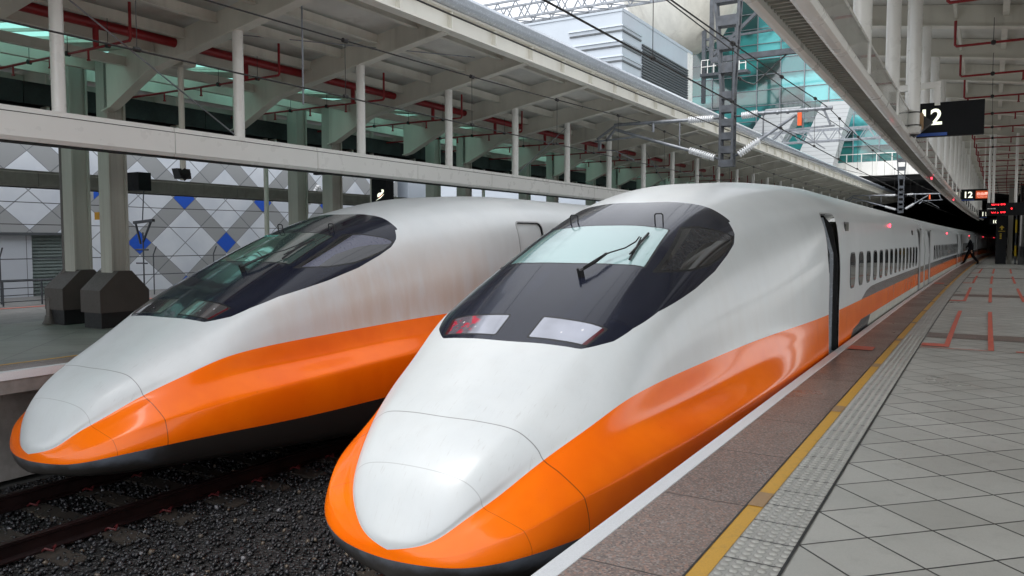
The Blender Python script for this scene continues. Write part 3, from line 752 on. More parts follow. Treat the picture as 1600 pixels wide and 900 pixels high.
def build_train():
    T = empty('high_speed_train', (0, 0, 0), 'x', 'train')
    patch_obj('body_shell', white, M['white1'], T, True)
    patch_obj('orange_band', mid, M['orange'], T, True)
    patch_obj('nose_skirt', low, M['skirt'], T, True)
    patch_obj('cockpit_fairing', dark, M['canopy'], T, True)
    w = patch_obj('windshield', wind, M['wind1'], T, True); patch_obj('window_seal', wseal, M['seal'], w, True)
    patch_obj('grey_stripe', gray, M['grayband'], T, True); patch_obj('side_vent', vent, M['black'], T); patch_obj('side_vent', mirror(vent), M['black'], T); patch_obj('cream_sill', cream, M['cream'], T, True)
    for f in (lambda p: p, mirror):
        o = patch_obj('side_window', f(side), M['dglass'], T); patch_obj('window_seal', f(sseal), M['seal'], o); patch_obj('inner_pillar', f(bulge), M['pillar'], o)
        h = patch_obj('headlight', f(head), M['lens1r'], T); patch_obj('headlight_seal', f(hseal), M['seal'], h); patch_obj('tail_lamp', f(hred), M['red_lens'], h); [patch_obj('lamp_glint', f(g_), M['glint'], h) for g_ in glints]
    wiper(T)
    handle(T, .50); handle(T, -.50)
    for k in range(14): add_window(T, 12.95 + .955*k, 13.50 + .955*k, .75, 1.31)
    add_window(T, 12.60, 13.02, 1.60, 1.77, .02, 'upper_vent_window'); add_window(T, 24.4, 24.8, 1.60, 1.77, .02, 'upper_vent_window')
    mb = MB(); plate(mb, 19.05, 19.12, 1.78, 1.85, .03, sidex(1.81), .03, 1); mb.build('indicator_lamp', M['lampred'], T)
    mb = MB(); plate(mb, 26.6, 27.3, -.1, 1.85, .08, 1.720, .006, 1); mb.cur = 1; plate(mb, 26.75, 27.28, -.06, 1.80, .06, 1.7265, .003, 1); mb.build('carriage_door', [M['seal'], M['doorring']], T)
    # doorway: frame, dark vestibule
    mb = MB(); a, b, c, d_ = DOOR; o = bx(11.6)
    mb.box(.7+o, .8+o, a-.1, b+.1, c-.05, d_+.1)
    for y0, y1 in ((a-.03, a-.004), (b+.004, b+.03)): mb.prism_y([(.8+o, c), (1.70+o, c), (1.70+o, 1.2), (1.60+o, 1.7), (1.48+o, d_), (.8+o, d_)], y0, y1, 9, False)
    mb.box(.8+o, 1.50+o, a, b, d_+.003, d_+.03); mb.box(.8+o, 1.70+o, a, b, c-.06, c)
    for f in (lambda p: p, mirror): patch_obj('door_frame', f(ring), M['doorring'], T)
    dw = mb.build('doorway', M['under'], T)
    mb = MB(); mb.hull([(1.58+o, b-.02, c), (1.63+o, b-.02, c), (1.63+o, b+.003, c), (1.58+o, b+.003, c)], [(1.58+o, b-.02, 1.3), (1.63+o, b-.02, 1.3), (1.63+o, b+.003, 1.3), (1.58+o, b+.003, 1.3)]); mb.hull([(1.58+o, b-.02, 1.3), (1.63+o, b-.02, 1.3), (1.63+o, b+.003, 1.3), (1.58+o, b+.003, 1.3)], [(1.43+o, b-.02, d_-.03), (1.48+o, b-.02, d_-.03), (1.48+o, b+.003, d_-.03), (1.43+o, b+.003, d_-.03)]); mb.box(1.55+o, 1.73+o, a+.02, b-.12, c-.02, c+.03); mb.build('door_edge_strip', M['gutter'], dw)
    mb = MB(); mb.box(1.30+o, 1.35+o, b-.26, b-.11, c, d_-.05); mb.build('open_door_leaf', M['steel'], dw)
    for k in range(5 if True else 1):
        carriage(T, 29.2 + 25.0*k)
    return T
t0_ = build_train()
t0_.location = (-3.46, 0, 0); _loc[t0_.name] = (-3.46, 0, 0)
t0_['label'] = 'nearer white and orange high speed train alongside the platform, its windscreen coloured pale with reflected sky'
t1_ = copy_tree(t0_, loc=(-3.46 - 4.85, .158, -.054))
t0_['group'] = t1_['group'] = 'two high speed trains side by side'
t1_['label'] = 'farther high speed train on the left track, windscreen dark and clear, brown stained flank'
swap = {'body_shell': 'white2', 'windshield': 'wind2', 'headlight': 'lens2'}
for ch in list(t1_.children):
    b = ch.name.split('.')[0]
    if b in swap: ch.material_slots[0].link = 'OBJECT'; ch.material_slots[0].material = M[swap[b]]
    if b in ('door_edge_strip',): bpy.data.objects.remove(ch)
    if b == 'side_window':
        for g in ch.children:
            if g.name.startswith('inner_pillar'): g.material_slots[0].link = 'OBJECT'; g.material_slots[0].material = M['pillar2']
    if b == 'doorway':                      # this train's door is shut
        for g in list(ch.children): bpy.data.objects.remove(g)
        ch.name = 'closed_door'
        dl = patch_obj('door_leaf', leaf, M['white1'], ch, False, -.035)

for ch in t1_.children:
    if ch.name.startswith('windshield'):
        def MT(a, b, c):
            y = 7.70 + b * .91; return (-.52 + a, y, 1.27 + .455 * (y - 7.0) + .012 + c)
        tm = text_mesh('0029', .085, .001, 'number', M['tealtext'], MT, None, .001, 'LEFT', 1.6); tm.parent = ch
# ------------------------------------------------------------------ platform canopies
PP = 2.825
YA, YB = -5., 84.
ks = range(-4, 28)
zt = lambda x: 5.10 + .17 * (x + 10.57)
zb = lambda x: 4.67 + .18 * (x + 10.57)
def girder(mb, X, y, o, xe=-8.15):
    """tapered welded girder with flanges; X maps the near-side x to the wanted x"""
    xs = [(-13.35, 3.85), (-12.25, 4.37), (-11.3, 4.55), (-10.57, 4.67)] + ([(xe, zb(xe))] if xe > -10 else [])
    top = [(-13.6, 4.80), (-13.35, 4.84)] + [(x, zt(x)) for x in ((-12.25, -11.3, -10.57, xe) if xe > -10 else (-12.25, -11.3, -10.57))]
    web = [(-13.6, 3.80)] + xs
    poly = web + top[::-1]
    def pr(pts, h):
        q = [(X(a) + o, b) for a, b in pts]; m = len(q)
        mb.add([(a, y-h, b) for a, b in q] + [(a, y+h, b) for a, b in q],
               [(k, (k+1) % m, (k+1) % m + m, k+m) for k in range(m)] + [tuple(range(m))[::-1], tuple(range(m, 2*m))])
    pr(poly, .03)
    for (a, b), (c, d) in zip(web[:-1], web[1:]): mb.bar((X(a)+o, y, b), (X(c)+o, y, d), .20, .022)
left = empty('platform_canopy', (-10.5, YA, ZL), 'white steel canopy roof over the far platform on the left, gutter along its edge', 'canopy')
ctr = {}
for k in ks:
    y = 5.73 + PP * k; mb = MB(); girder(mb, lambda x: x, y, bx(y)); mb.build('rafter', M['cwhite'], left)
for x in (-8.75, -9.65, -10.55, -11.35, -12.15, -12.95):
    mb = MB(); z = zt(x); mb.prism_y([(x-.05, z-.17), (x+.05, z-.17), (x+.05, z-.155), (x+.008, z-.15), (x+.008, z), (x-.008, z), (x-.008, z-.15), (x-.05, z-.155)], YA, YB, PP); mb.build('purlin', M['cwhite'], left)
mb = MB(); mb.prism_y([(-13.05, 4.885), (-12.9, 4.86), (-8.0, zt(-8.0)+.004), (-8.0, zt(-8)+.10), (-13.05, 5.0)], YA, YB, PP); mb.build('roof_deck', M['deck'], left)
mb = MB(); e = -8.1; z0 = 5.11
mb.prism_y([(e-.11, z0), (e+.11, z0), (e+.11, z0+.03), (e+.015, z0+.035), (e+.015, z0+.33), (e+.11, z0+.335), (e+.11, z0+.37), (e-.11, z0+.37), (e-.11, z0+.335), (e-.015, z0+.33), (e-.015, z0+.035), (e-.11, z0+.03)], YA, YB, PP)
fb = mb.build('eave_beam', M['fascia'], left)
for k in ks:
    for h in (0, .5):
        y = 5.73 + PP * (k + h)
        if not 3 < y < 60: continue
        mb = MB(); mb.box(e+.016+bx(y), e+.108+bx(y), y-.012, y+.012, z0+.034, z0+.333); mb.build('stiffener', M['fascia'], fb)
mb = MB(); pts = [(e-.10, z0+.375), (e+.10, z0+.375), (e+.22, z0+.40), (e+.28, z0+.46), (e+.30, z0+.54), (e+.27, z0+.60), (e+.20, z0+.62), (e-.10, z0+.66)]
mb.prism_y(pts, YA, YB, PP); mb.build('gutter', M['gutter'], left, True)
mb = MB(); mb.prism_y([(-14.02, 4.58), (-13.92, 4.58), (-13.92, 4.88), (-14.02, 4.88)], YA, YB, PP); mb.build('valley_beam', M['cwhite'], left)
mb = MB(); mb.prism_y([(-15.1, 4.58), (-15.0, 4.58), (-15.0, 4.88), (-15.1, 4.88)], YA, YB, PP); mb.build('valley_beam', M['cwhite'], left)
for k in ks:
    y = 5.73 + PP * k
    mb = MB(); mb.prism_y([(-15.12, 5.18), (-13.07, 4.93), (-13.07, 4.945), (-15.12, 5.195)], y + .35, y + PP - .35, 3); sk_ = mb.build('skylight', M['skylight'], left)
    mb = MB(); mb.prism_y([(-15.14, 5.16), (-13.06, 4.90), (-13.06, 4.97), (-15.14, 5.22)], y - .36, y + .36, 3); mb.build('valley_cover', M['cwhite'], left)
    if 3 < y < 40:
        mb = MB()
        for q in (.35, .95, 1.55, 2.15, PP-.40):
            mb.bar((-15.1+bx(y), y+q, 5.145), (-13.08+bx(y), y+q, 4.90), .05, .05)
        mb.build('glazing_bar', M['cwhite'], sk_)
# the other half of the roof, over the tracks beyond
MIR = lambda x: -29.05 - x
left2 = empty('platform_canopy', (-18.5, YA, ZL), 'far half of the left canopy roof, dim, behind its column row', 'canopy')
for k in ks:
    y = 5.73 + PP * k
    if y > 62: continue
    mb = MB(); girder(mb, MIR, y, bx(y), -10.5); mb.build('rafter', M['cwhite'], left2)
mb = MB(); mb.prism_y([(MIR(-13.9), 5.02), (MIR(-13.9), 5.12), (MIR(-10.4), zt(-10.4)+.10), (MIR(-10.4), zt(-10.4)+.004), (MIR(-12.9), 4.86)], YA, YB, PP); mb.build('roof_deck', M['deck'], left2)
for x in (-10.8, -11.8, -12.8):
    z = zt(x); x = MIR(x); mb = MB(); mb.prism_y([(x-.05, z-.17), (x+.05, z-.17), (x+.05, z), (x-.05, z)], YA, YB, PP); mb.build('purlin', M['cwhite'], left2)
mb = MB(); mb.prism_y([(-18.75, 4.75), (-18.6, 4.75), (-18.6, 5.2), (-18.75, 5.2)], YA, YB, PP); mb.build('eave_beam', M['fascia'], left2)
# ---- hung beams and their posts
def hung_beam(x0, x1, z0, z1, label, mat, yend, name='hung_beam', y00=7.33, rng_=range(-5, 27), ring=True):
    e = empty(name, (x0, YA, z0), label, 'beam')
    for k in rng_:
        a = y00 + PP * k; b = a + PP - .012
        if a > yend: break
        if b < YA: continue
        mb = MB(); mb.prism_y([(x0+.02, z0), (x1-.04, z0), (x1, z0+.05), (x1, z1-.06), (x1-.02, z1-.05), (x1-.02, z1), (x0, z1), (x0, z0+.02)], a, b, 3)
        p = mb.build('beam_panel', mat, e)
        if ring:
            mb = MB(); mb.prism_y([(x1-.001, z1-.075), (x1+.003, z1-.075), (x1+.003, z1-.066), (x1-.001, z1-.066)], a, b, 3); mb.build('groove', M['seal'], p)
    mb = MB(); mb.prism_y([(x0+.03, z0+.03), (x1-.05, z0+.03), (x1-.05, z1-.1), (x0+.03, z1-.1)], YA, yend, PP); mb.build('inner_rail', M['under'], e)
    mb = MB(); mb.prism_y([(x0+.0, z0-.02), (x1-.08, z0-.02), (x1-.08, z0-.002), (x0, z0-.002)], YA, yend, PP); mb.build('underside_strip', M['duct'], e)
    return e
hung_beam(-10.22, -10.0, 2.70, 3.11, 'long white panelled beam hung above the far train, running along the left platform edge', M['beamw'], 84)
hung_beam(MIR(-10.0), MIR(-10.22), 2.72, 3.10, 'grey green beam behind the far columns, in front of the diamond patterned wall', M['greenbeam'], 70, ring=False)
post0 = None
def ordinal(n): return ORD[n] if n < len(ORD) else 'a distant'
n = 0
for k in range(0, 27):
    y = 5.73 + PP * k
    if post0 is None:
        mb = MB(); mb.tube([(-10.1, y, 3.10), (-10.1, y, zb(-10.1))], .083, 20); post0 = single(mb, 'hanger_post', M['beamw'], (-10.1, y, 3.10), 'x', 'post', 'round white posts hung over the left beam', True); p = post0
    else: p = copy_tree(post0, loc=(-10.1 + bx(y), y, 3.10))
    p['label'] = '%s round white post from the left, standing on the white hung beam' % ordinal(n); n += 1
# columns
def column(x, y, zc, zt_, label, group, dark):
    c = empty('canopy_column', (x, y, ZL), label, 'column', group)
    mb = MB(); w = .165
    for sg in (-1, 1): mb.cbox(x-w, x+w, y+sg*.155-.02, y+sg*.155+.02, zc, zt_, .008)
    mb.box(x-.12, x+.12, y-.134, y+.134, zc, zt_); mb.build('column_shaft', M['colm'], c)
    mb = MB(); mb.prism_x([(y-.50, .20), (y+.46, .20), (y+.46, .58), (y+.12, .94), (y-.14, .94), (y-.50, .60)], x-.30, x+.30); mb.build('base_cover', M['shroud'], c)
    mb = MB(); mb.box(x-.26, x+.26, y-.46, y+.42, ZL, .20); mb.build('plinth', M['black'], c)
    return c
c0 = column(-13.68, 8.70, .9, 4.80, 'nearest pale column of the front row on the left platform', 'pale columns of the front row', False)
c1 = column(-14.85, 8.70, .9, 4.80, 'nearest darker column of the rear row, beside the drain pipe', 'darker columns of the rear row', True)
for i in range(1, 12):
    y = 8.70 + 2 * PP * i
    p = copy_tree(c0, loc=(-13.68 + bx(y), y, ZL)); p['label'] = '%s pale column of the front row, counted from the left' % ORD[i]
    p = copy_tree(c1, loc=(-14.85 + bx(y), y, ZL)); p['label'] = '%s darker column of the rear row, counted from the left' % ORD[i]
for i, y in ((0, 8.56 - 2*PP),): pass
mb = MB(); mb.tube([(-15.05, 8.56, 4.6), (-15.05, 8.56, .95), (-15.05, 8.42, .62), (-15.05, 8.22, .40), (-15.05, 8.22, .08)], .055, 14); mb.tube([(-15.05, 8.22, .09), (-15.05, 8.22, -.0), (-15.05, 8.22, -.07)], [.07, .09, .13], 14)
mb.tube([(-15.05, 8.22, .40), (-15.05, 8.22, .36)], .068, 14)
single(mb, 'drain_pipe', M['shroud'], (-15.05, 8.22, ZL), 'dark metal drain pipe with a kink beside the leftmost dark column', 'pipe', None, True)
# dark duct over the far row
du_ = empty('cable_duct', (-15.5, YA, 3.55), 'long dark grey panelled duct below the left roof, behind the columns', 'duct')
for z0, z1 in ((3.55, 3.97), (4.05, 4.46)):
    for k in range(-1, 16):
        a = 4.1 + 4.0 * k; mb = MB(); mb.prism_y([(-15.7, z0), (-15.42, z0), (-15.42, z1), (-15.7, z1)], a, a+3.985, 4); mb.build('duct_panel', M['duct'], du_)
mb = MB(); mb.prism_y([(-15.75, 3.55), (-15.66, 3.55), (-15.66, 4.44), (-15.75, 4.44)], YA, 68, PP); mb.build('duct_frame', M['under'], du_)
# ---- red fire pipes on the left
mb = MB(); ys = [YA + PP * i for i in range(28)]; mb.tube([(-11.6 + bx(y), y, 4.76) for y in ys], .078, 14)
single(mb, 'water_main', M['red'], (-11.6, YA, 4.76), 'thick red water main running lengthwise under the left canopy roof', 'pipe', None, True)
def branch(x0, x1, z, y, up, sg, label, group, main=None):
    e = empty('sprinkler_pipe', (x0, y, z), label, 'pipe', group)
    mb = MB(); mb.tube([(x0, y, z + up), (x0, y, z + .03), (x0 + sg*.03, y, z), (x1, y, z)], .022, 8)
    if main: mb.tube([(main, y, z), (main, y, z + .34)], .045, 8)
    mb.build('pipe_run', M['red'], e, True)
    for q in (.55, 1.6, 2.7):
        xx = x0 + sg * q
        mb = MB(); mb.tube([(xx, y, z + .40), (xx, y, z + .02)], .005, 5); mb.tube([(xx, y-.03, z), (xx, y+.03, z)], .04, 8); mb.build('hanger_rod', M['black'], e)
        mb = MB(); mb.tube([(xx + sg*.5, y, z), (xx + sg*.5, y, z - .16)], .018, 6); mb.tube([(xx + sg*.5, y, z-.15), (xx + sg*.5, y, z - .17)], .03, 6); mb.build('sprinkler_head', M['red'], e)
    return e
b0 = None
for k in range(0, 16):
    y = 7.17 + PP * k; lab = '%s red sprinkler pipe from the left, under the left canopy' % ORD[k]
    if b0 is None: b0 = branch(-10.75, -15.6, 4.40, y, .55, -1, lab, 'red sprinkler pipes under the left canopy', -11.6)
    else: copy_tree(b0, loc=(-10.75 + bx(y), y, 4.40), label=lab)
# thin service poles among the columns
for i, (x, y, z0, z1, r, lab) in enumerate(((-12.1, 9.0, 2.55, 4.50, .05, 'thin cream pole ending in a dark loudspeaker left of the white train'), (-15.6, 14.0, ZL, 4.9, .06, 'thin cream pole between the first two column pairs'), (-15.6, 18.0, ZL, 4.9, .06, 'thin cream pole right of the second column pair'), (-15.6, 24.0, ZL, 4.9, .06, 'thin cream pole far back, right of the third column pair'))):
    e = empty('service_pole', (x, y, z0), lab, 'pole'); o = bx(y)
    mb = MB(); mb.tube([(x+o, y, z0), (x+o, y, z1)], r, 12); mb.build('pole_tube', M['cwhite'], e, True)
    if i == 0:
        mb = MB(); mb.hull([(x-.10, y-.1, z0+.02), (x+.10, y-.1, z0+.02), (x+.10, y+.1, z0+.02), (x-.10, y+.1, z0+.02)], [(x-.13, y-.13, z0+.2), (x+.02, y-.13, z0+.2), (x+.02, y+.13, z0+.2), (x-.13, y+.13, z0+.2)])
        mb.tube([(x+.04, y, z0+.10), (x+.20, y-.0, z0+.10)], [.12, .02], 4); mb.build('loudspeaker', M['black'], e)
        mb = MB(); mb.cbox(x-.25, x+.25, y-.13, y+.13, z1, z1+.42, .02); mb.build('bracket_box', M['cwhite'], e)

# ------------------------------------------------------------------ right-hand canopy
right = empty('platform_canopy', (2, YA, 0), 'white steel canopy roof over the near platform at the right', 'canopy')
ZR = lambda x: 5.42 - .14 * (x + 1)
YR0 = -1.5
kr = range(-4, 25)
for k in kr:
    y = 8.2 + PP * k; o = bx(y)
    if y < YR0: continue
    mb = MB(); xs = [-3.3, -1.0, 1.6, 4.2, 8.0]; m = len(xs)
    def side_(h, a, b):
        V = [(x+o, y-h, ZR(x)+a) for x in xs] + [(x+o, y-h, ZR(x)+b) for x in xs[::-1]]; q = len(V)
        mb.add(V + [(v[0], y+h, v[2]) for v in V], [(i, (i+1) % q, (i+1) % q + q, i+q) for i in range(q)] + [tuple(range(q))[::-1], tuple(range(q, 2*q))])
    side_(.03, .02, .40); side_(.11, 0, .02)
    mb.build('rafter', M['cwhite'], right)
    for x in (-.55, 1.3):                      # cleats and struts welded between rafters
        mb = MB(); mb.bar((x+o, y+.03, ZR(x)+.22), (x+o, y+PP-.03, ZR(x)+.22), .05, .14); mb.build('strut', M['cwhite'], right)
mb = MB(); mb.prism_y([(-3.4, ZR(-3.1)+.45), (6.6, ZR(6.6)+.41), (6.6, ZR(6.6)+.5), (-3.4, ZR(-3.1)+.55)], YR0, 70, PP); mb.build('roof_deck', M['deck'], right)
mb = MB(); mb.prism_y([(-3.42, 5.70), (-3.32, 5.70), (-3.32, 6.16), (-3.42, 6.16)], YR0, 70, PP); mb.build('eave_beam', M['fascia'], right)
for x in (.2, 2.2, 3.2, 4.8, 6.4):
    z = ZR(x) + .40; mb = MB(); mb.prism_y([(x-.05, z-.2), (x+.05, z-.2), (x+.05, z), (x-.05, z)], YR0, 70, PP); mb.build('purlin', M['cwhite'], right)
# hung beam of this side: two lips with a ribbed dark slot between
rb = empty('hung_beam', (-1.3, 2, 2.96), 'long white hung beam with a dark slotted underside, crossing above the nearer train', 'beam')
YRB = 68
for x0, x1, zlo in ((-1.315, -1.235, 2.955), (-1.075, -.955, 2.975)):
    for k in range(-2, 22):
        a = 6.9 + PP * k; b = a + PP - .008
        if x0 < -1.2: pr = [(x0+.02, zlo), (x1-.03, zlo), (x1, zlo+.012), (x1, 3.32), (x0, 3.32), (x0, zlo+.03)]
        else: pr = [(x0, zlo+.012), (x0+.03, zlo), (x1-.045, zlo), (x1-.015, zlo+.012), (x1, zlo+.05), (x1, 3.02+.02), (x1-.02, 3.05), (x0, 3.05)]
        mb = MB(); mb.prism_y(pr, a, b, 3); mb.build('beam_panel', M['beamw'], rb)
mb = MB(); mb.prism_y([(-1.235, 3.03), (-1.075, 3.03), (-1.075, 3.06), (-1.235, 3.06)], 1.0, YRB, PP); sl_ = mb.build('slot_back', M['colm'], rb)
mb = MB()
mb = MB()
for i in range(260):
    y = 3.2 + i * .09
    mb.box(-1.233+bx(y), -1.077+bx(y), y, y+.028, 3.008, 3.028)
mb.build('slot_ribs', M['greenbeam'], sl_)
t = NT('milky_glass_panel'); v, _ = t.pos(); t.set(**{'Base Color': (.62, .63, .60), 'Roughness': .18, 'Coat Weight': .8, 'Coat Roughness': .04, 'Transmission Weight': .25, 'Alpha': .80}); M['milk'] = t.m
for k in range(-2, 22):
    a = 6.9 + PP * k; mb = MB(); mb.prism_y([(-.985, 3.05), (-.972, 3.05), (-.972, 3.34), (-.985, 3.34)], a, a + PP - .008, 3); mb.build('glass_panel', M['milk'], rb)
    mb = MB(); mb.prism_y([(-.99, 3.34), (-.965, 3.34), (-.965, 3.362), (-.99, 3.362)], a, a + PP - .003, 3); mb.build('top_rail', M['beamw'], rb)
post1 = None; n = 0
for k in range(-1, 21):
    y = 8.2 + PP * k
    if post1 is None:
        mb = MB(); mb.tube([(-1.04, y, 3.06), (-1.04, y, 5.44)], .085, 20); post1 = single(mb, 'hanger_post', M['beamw'], (-1.04, y, 3.06), 'x', 'post', 'round white posts above the near hung beam', True); p = post1
    else: p = copy_tree(post1, loc=(-1.04 + bx(y), y, 3.06))
    p['label'] = '%s round white post rising from the near hung beam, counting away from camera' % ordinal(n); n += 1
b1 = None
for k in range(-2, 20):
    y = 9.6 + PP * k; lab = '%s red sprinkler pipe away from camera, under the near canopy' % ORD[k+2]
    if b1 is None: b1 = branch(-.52, 6.5, 4.72, y, .42, 1, lab, 'red sprinkler pipes under the near canopy')
    else: copy_tree(b1, loc=(-.52 + bx(y), y, 4.72), label=lab)
col0 = None
for i in range(0, 9):
    y = 11.05 + 2*PP*i
    if i < 3: continue
    if col0 is None: col0 = column(3.2, y, -.0, 5.0, 'x', 'grey columns of the near platform', False); p = col0
    else: p = copy_tree(col0, loc=(3.2 + bx(y) - bx(27.97), y, ZL))
    p['label'] = '%s grey column at the right edge of the near platform' % ORD[i-3]

# ------------------------------------------------------------------ station building over the tracks
cb = empty('station_concourse', (-5, 70, 0), 'dark concourse bridging the tracks at the end of the platforms', 'building')
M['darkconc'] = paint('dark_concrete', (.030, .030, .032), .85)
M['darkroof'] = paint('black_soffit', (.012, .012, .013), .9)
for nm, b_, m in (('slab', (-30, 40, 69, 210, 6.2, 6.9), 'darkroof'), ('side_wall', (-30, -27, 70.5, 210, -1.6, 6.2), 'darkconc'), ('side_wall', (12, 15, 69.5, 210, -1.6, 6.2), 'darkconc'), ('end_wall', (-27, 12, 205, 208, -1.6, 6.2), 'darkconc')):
    mb = MB(); mb.box(*b_); mb.build(nm, M[m], cb)
for y in (76, 88, 102, 120):
    mb = MB(); mb.box(-27, 12, y, y+.6, 5.5, 6.2); mb.build('cross_beam', M['darkconc'], cb)
mb = MB(); mb.box(-30, 40, 68.6, 69.0, 6.6, 7.7); par = mb.build('parapet', M['beamw'], cb)
for k in range(12):
    mb = MB(); x = -14 + 1.1*k; mb.box(x, x+.06, 68.5, 68.62, 6.7, 8.3); mb.build('railing_post', M['beamw'], par)
mb = MB(); mb.box(-14, -1.5, 68.52, 68.58, 8.3, 8.36); mb.build('railing', M['beamw'], par)
# glass hall
gb = empty('glass_hall', (-14, 72, 6.9), 'teal glass curtain wall of the station hall above the tracks', 'building')
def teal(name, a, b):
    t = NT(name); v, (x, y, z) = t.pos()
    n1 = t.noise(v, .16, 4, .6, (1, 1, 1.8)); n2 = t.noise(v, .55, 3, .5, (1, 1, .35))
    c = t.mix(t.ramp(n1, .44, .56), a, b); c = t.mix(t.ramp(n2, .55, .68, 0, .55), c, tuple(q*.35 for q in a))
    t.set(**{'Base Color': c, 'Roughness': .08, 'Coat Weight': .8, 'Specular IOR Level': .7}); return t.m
gl = [teal('teal_glass', (.008, .05, .05), (.04, .26, .255)), teal('sky_reflection_teal_glass', (.035, .20, .21), (.13, .52, .54)), teal('deep_teal_glass', (.004, .025, .026), (.02, .14, .13))]  # the brighter glass carries the sky's reflection in its colour
X0, Y_, PW, PH = -23.3, 71.0, 1.98, 1.33
for i in range(9):
    for j in range(11):
        x, z = X0 + PW*i, 7.9 + PH*j + 0
        if j > 8 and i > 6: continue
        mb = MB(); mb.box(x+.03, x+PW-.03, Y_, Y_+.05, z+.03, z+PH-.03)
        bright = (i*1.3 + j*.8 > 9.) and (i > 2); m = gl[1] if bright and rng.random() < .85 else (gl[2] if rng.random() < .30 else gl[0])  # upper right panes get the painted sky reflection
        mb.build('glass_pane', m, gb)
for i in range(10):
    mb = MB(); mb.box(X0+PW*i-.035, X0+PW*i+.035, Y_-.12, Y_+.02, 7.8, 23); mb.build('mullion', M['steel'], gb)
for j in range(12):
    mb = MB(); mb.box(X0, X0+PW*9, Y_-.08, Y_+.02, 7.9+PH*j-.025, 7.9+PH*j+.025); mb.build('transom', M['steel'], gb)
mb = MB(); mb.box(X0-.2, 20, Y_+.3, Y_+12, 6.9, 24); mb.build('hall_core', M['darkconc'], gb)
mb = MB(); mb.box(-5.4, 20, Y_-.3, Y_+.29, 7.7, 24); mb.build('hall_wall', M['cwhite'], gb)
# sloping white stair covers
t = NT('ribbed_white_cladding'); v, (x, y, z) = t.pos()
rb_ = t.math('ABSOLUTE', t.math('SUBTRACT', t.math('FRACT', t.math('MULTIPLY', z, 3.2)), .5))
t.set(**{'Base Color': t.mix(t.ramp(rb_, .40, .5), (.46, .48, .49), (.27, .285, .30)), 'Roughness': .4}); M['ribwhite'] = t.m
for nm, q, lab in (('stair_cover', [(-15.3, 12.0), (-12.6, 12.0), (-17.3, 9.0), (-14.4, 8.6)], 'white ribbed sloping stair cover left of the other, in front of the glass hall'),
                   ('stair_cover', [(-11.0, 12.2), (-8.9, 12.1), (-13.0, 7.6), (-10.3, 6.75)], 'white ribbed sloping stair cover standing nearer the hung beam')):
    (a, za), (b, z_b), (c, zc), (d, zd) = q; y0 = 65.5; y1 = 67.5
    mb = MB(); mb.hull([(c, y0, zc), (d, y0, zd), (d, y1, zd), (c, y1, zc)], [(a, y0, za), (b, y0, z_b), (b, y1, z_b), (a, y1, za)])
    single(mb, nm, M['ribwhite'], (c, y0, 6.9), lab, 'stair cover')
# pale louvred plant block
M['clad'] = paint('pale_blue_grey_cladding', (.46, .51, .57), .35, var=.05, scale=.3, coat=.2)
M['louvre'] = paint('dark_grey_louvre', (.10, .11, .12), .5, metal=.3, var=.1)
lb = empty('plant_block', (-24, 45, 0), 'pale blue grey louvred plant building rising behind the left canopy', 'building')
mb = MB(); mb.box(-34, -19.1, 45, 58.3, -1.6, 15.3); bd = mb.build('cladding', M['clad'], lb)
for z in (14.1, 13.2, 12.3, 11.4, 10.5):
    mb = MB(); mb.box(-22.6, -19.02, 44.93, 48.0, z, z+.10); mb.build('louvre_band', M['louvre'], bd)
    mb = MB(); mb.box(-22.7, -19.0, 44.90, 48.1, z+.32, z+.40); mb.build('louvre_band', M['gutter'], bd)
mb = MB()
for k in range(34): mb.bar((-19.03, 48.2, 8.0 + .18*k), (-19.03, 57.2, 8.0 + .18*k), .10, .10)
mb.build('louvre_panel', M['louvre'], bd)
mb = MB()
for k in range(12): mb.bar((-26.3, 44.96, 10.6 + .2*k), (-22.9, 44.96, 10.6 + .2*k), .08, .12)
mb.build('louvre_panel', M['louvre'], bd)
mb = MB(); mb.box(-19.3, -19.06, 57.3, 58.4, 0, 15.32); mb.build('corner_strip', M['beamw'], bd)
mb = MB(); mb.box(-34, -19.06, 44.94, 58.35, 15.3, 15.5); mb.build('coping', M['clad'], bd)
# big pale drum and walkway behind
mb = MB(); mb.tube([(-21.0, 62, 16.4), (-21.0, 62, 17.6), (-21.0, 62, 21), (-21.0, 62, 27)], [1.2, 3.0, 5.0, 5.2], 40)
single(mb, 'drum_tower', M['cwhite'], (-21, 62, 16.4), 'rounded pale beige drum above the louvred plant building', 'tower', None, True)
e = empty('walkway', (-17.5, 60, 13), 'steel service walkway with handrails beside the plant building', 'walkway')
mb = MB(); mb.box(-19.0, -15.4, 60, 61, 14.0, 14.2); mb.build('walkway_deck', M['dsteel'], e)
for k in range(8): mb = MB(); mb.bar((-18.9+.48*k, 60.02, 14.2), (-18.9+.48*k, 60.02, 15.2), .05, .05); mb.build('baluster', M['beamw'], e)
for z in (14.7, 15.2): mb = MB(); mb.bar((-18.9, 60.0, z), (-15.5, 60.0, z), .05, .05); mb.build('handrail', M['beamw'], e)
mb = MB(); mb.bar((-18.8, 60.3, 12), (-18.8, 60.3, 20), .28, .28); mb.bar((-18.8, 60.3, 14), (-17.2, 60.3, 16.6), .12, .12); mb.bar((-16.9, 60.3, 14), (-18.7, 60.3, 16.4), .12, .12); mb.bar((-18.8, 60.3, 16.8), (-13, 60.3, 16.9), .16, .16); mb.build('frame', M['dsteel'], e)
